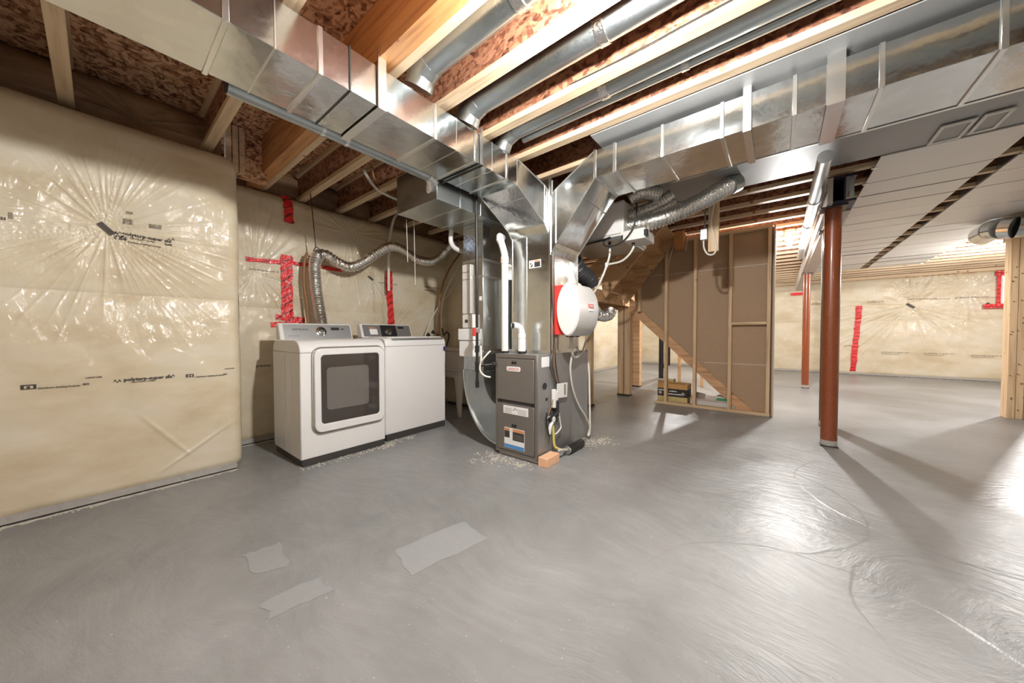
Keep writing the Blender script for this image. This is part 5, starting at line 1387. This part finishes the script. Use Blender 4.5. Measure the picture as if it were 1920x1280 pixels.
tape('lowest red tape piece at the left behind the dryer console', [(508, 609), (570, 604)], 0.050, 5)
tape('vertical red tape strip behind the washer console', [(731, 508), (731, 560), (736, 608)], 0.088, 6)

# far wall prints, tape, window
def far_patch(name, mat, px, py, w, h, ang=0.0, off=0.01, parent=wall_far, n=6):
    return patch_on(D_far, XFAR, 0, -1, parent, name, mat, pu(px, py, 0, 12.3), w, h, ang, off, n)
def wprint_far(s, size, at_px, mat='inkgrey', stretch=1.2, bold=0.0):
    a = pt(at_px[0], at_px[1], 0, 12.3)
    return text_obj('printed_text', s, size, mat, (12.3, a.y, a.z), (0, -1, 0), (0, 0, 1), wall_far, stretch, lambda p: Vector((XFAR - float(D_far(p.y, p.z)) - 0.012, p.y, p.z)), bold)
for a, b in ((1652, 661), (1732, 663), (1820, 667)): wprint_far('polytarp-super six', 0.052, (a, b)); wprint_far('Building Products', 0.035, (a + 2, b + 3))
for a, b in ((1703, 562), (1792, 559)): wprint_far('polytarp-super six', 0.052, (a, b)); wprint_far('Building Products', 0.035, (a + 42, b))
for a, b in ((1627, 567), (1583, 649), (1522, 571)): wprint_far('polytarp', 0.07, (a, b), 'inkgrey')
far_patch('film_clip', 'ink', 1708, 573, 0.16, 0.05, 0.7, 0.03)
far_patch('film_clip', 'ink', 1855, 572, 0.12, 0.05, 1.1, 0.03)
r = random.Random(5); vs, fs = [], []
path = [(1611, 573), (1608, 610), (1603, 655), (1599, 700)]
for i in range(25):
    t = i / 24 * 3; k = min(int(t), 2); f_ = t - k
    px = path[k][0] + (path[k + 1][0] - path[k][0]) * f_; py = path[k][1] + (path[k + 1][1] - path[k][1]) * f_
    u, z = pu(px, py, 0, 12.3)
    for s in (-1, 1):
        uu = u + s * 0.055 * (1 + r.uniform(-.15, .15)); vs.append((XFAR - float(D_far(uu, z)) - 0.012, uu, z))
m = len(vs); vs += [(a + .008, b, c) for a, b, c in vs]
for i in range(24):
    a = 2 * i; fs += [(a, a + 2, a + 3, a + 1), (m + a, m + a + 1, m + a + 3, m + a + 2), (a, a + 2, m + a + 2, m + a), (a + 1, a + 3, m + a + 3, m + a + 1)]
tag(MB().add(vs, fs, True).build('red_tape', 'red'), 'tall wavy red tape strip on the far wall', 'tape')
tag(far_patch('red_tape', 'red', 1496, 551, 0.30, 0.08, 0.0, 0.05, None), 'small red tape patch on the far wall behind the slim post', 'tape')
wy0, wy1, wz0_, wz1_ = -4.55, -3.70, 1.71, 2.33
wn = tag(MB().ring([(wy0, wz0_), (wy1, wz0_), (wy1, wz1_), (wy0, wz1_)], [(wy0 + .04, wz0_ + .04), (wy1 - .04, wz0_ + .04), (wy1 - .04, wz1_ - .04), (wy0 + .04, wz1_ - .04)], 0, XFAR - 0.10, XFAR - 0.03).build('window_1', 'vinyl'), 'small daylit window beside the wooden post', kind='structure')
MB().box(XFAR - 0.07, XFAR - 0.06, wy0 + .04, wy1 - .04, wz0_ + .04, wz1_ - .04).build('pane', 'daylight', wn)
for (a, b, c, d) in ((wy0 - .05, wy1 + .07, wz1_ - .01, wz1_ + .09), (wy1 - .005, wy1 + .05, wz0_, wz1_), (wy0 - .1, wy1 + .22, wz0_ - .09, wz0_ + .0)):
    MB().box(XFAR - 0.125, XFAR - 0.105, a, b, c, d).build('tape_border', 'red', wn)

# ---------------------------------------------------------------- crumbs on the floor
def crumbs(label, pts, n, spread, seed):
    r = random.Random(seed); m = MB()
    for i in range(n):
        c = r.choice(pts); x = c[0] + r.gauss(0, spread); y = c[1] + r.gauss(0, spread); s = r.uniform(0.0015, 0.006)
        m.box(x - s * r.uniform(.7, 2), x + s, y - s, y + s * r.uniform(.7, 1.8), 0, s * r.uniform(.4, 1))
    return tag(m.build('floor_crumbs', 'dust'), label, 'debris', kind='stuff')
crumbs('pale crumbs along the front of the washer and dryer', [(1.05 + k * .05, 2.955) for k in range(15)] + [(1.8 + k * .05, 3.01) for k in range(6)] + [(1.70, 2.93), (1.75, 2.96), (1.78, 2.98)] * 3, 330, 0.03, 1)
crumbs('pale crumbs in front of the furnace', [(2.17, 1.6 + k * .04) for k in range(12)] + [(2.05, 1.9), (2.0, 2.0)], 260, 0.04, 2)
crumbs('pale crumbs behind the black cylinder', [(3.0, 1.42), (3.1, 1.38), (3.2, 1.36), (3.1, 1.45)], 260, 0.06, 3)
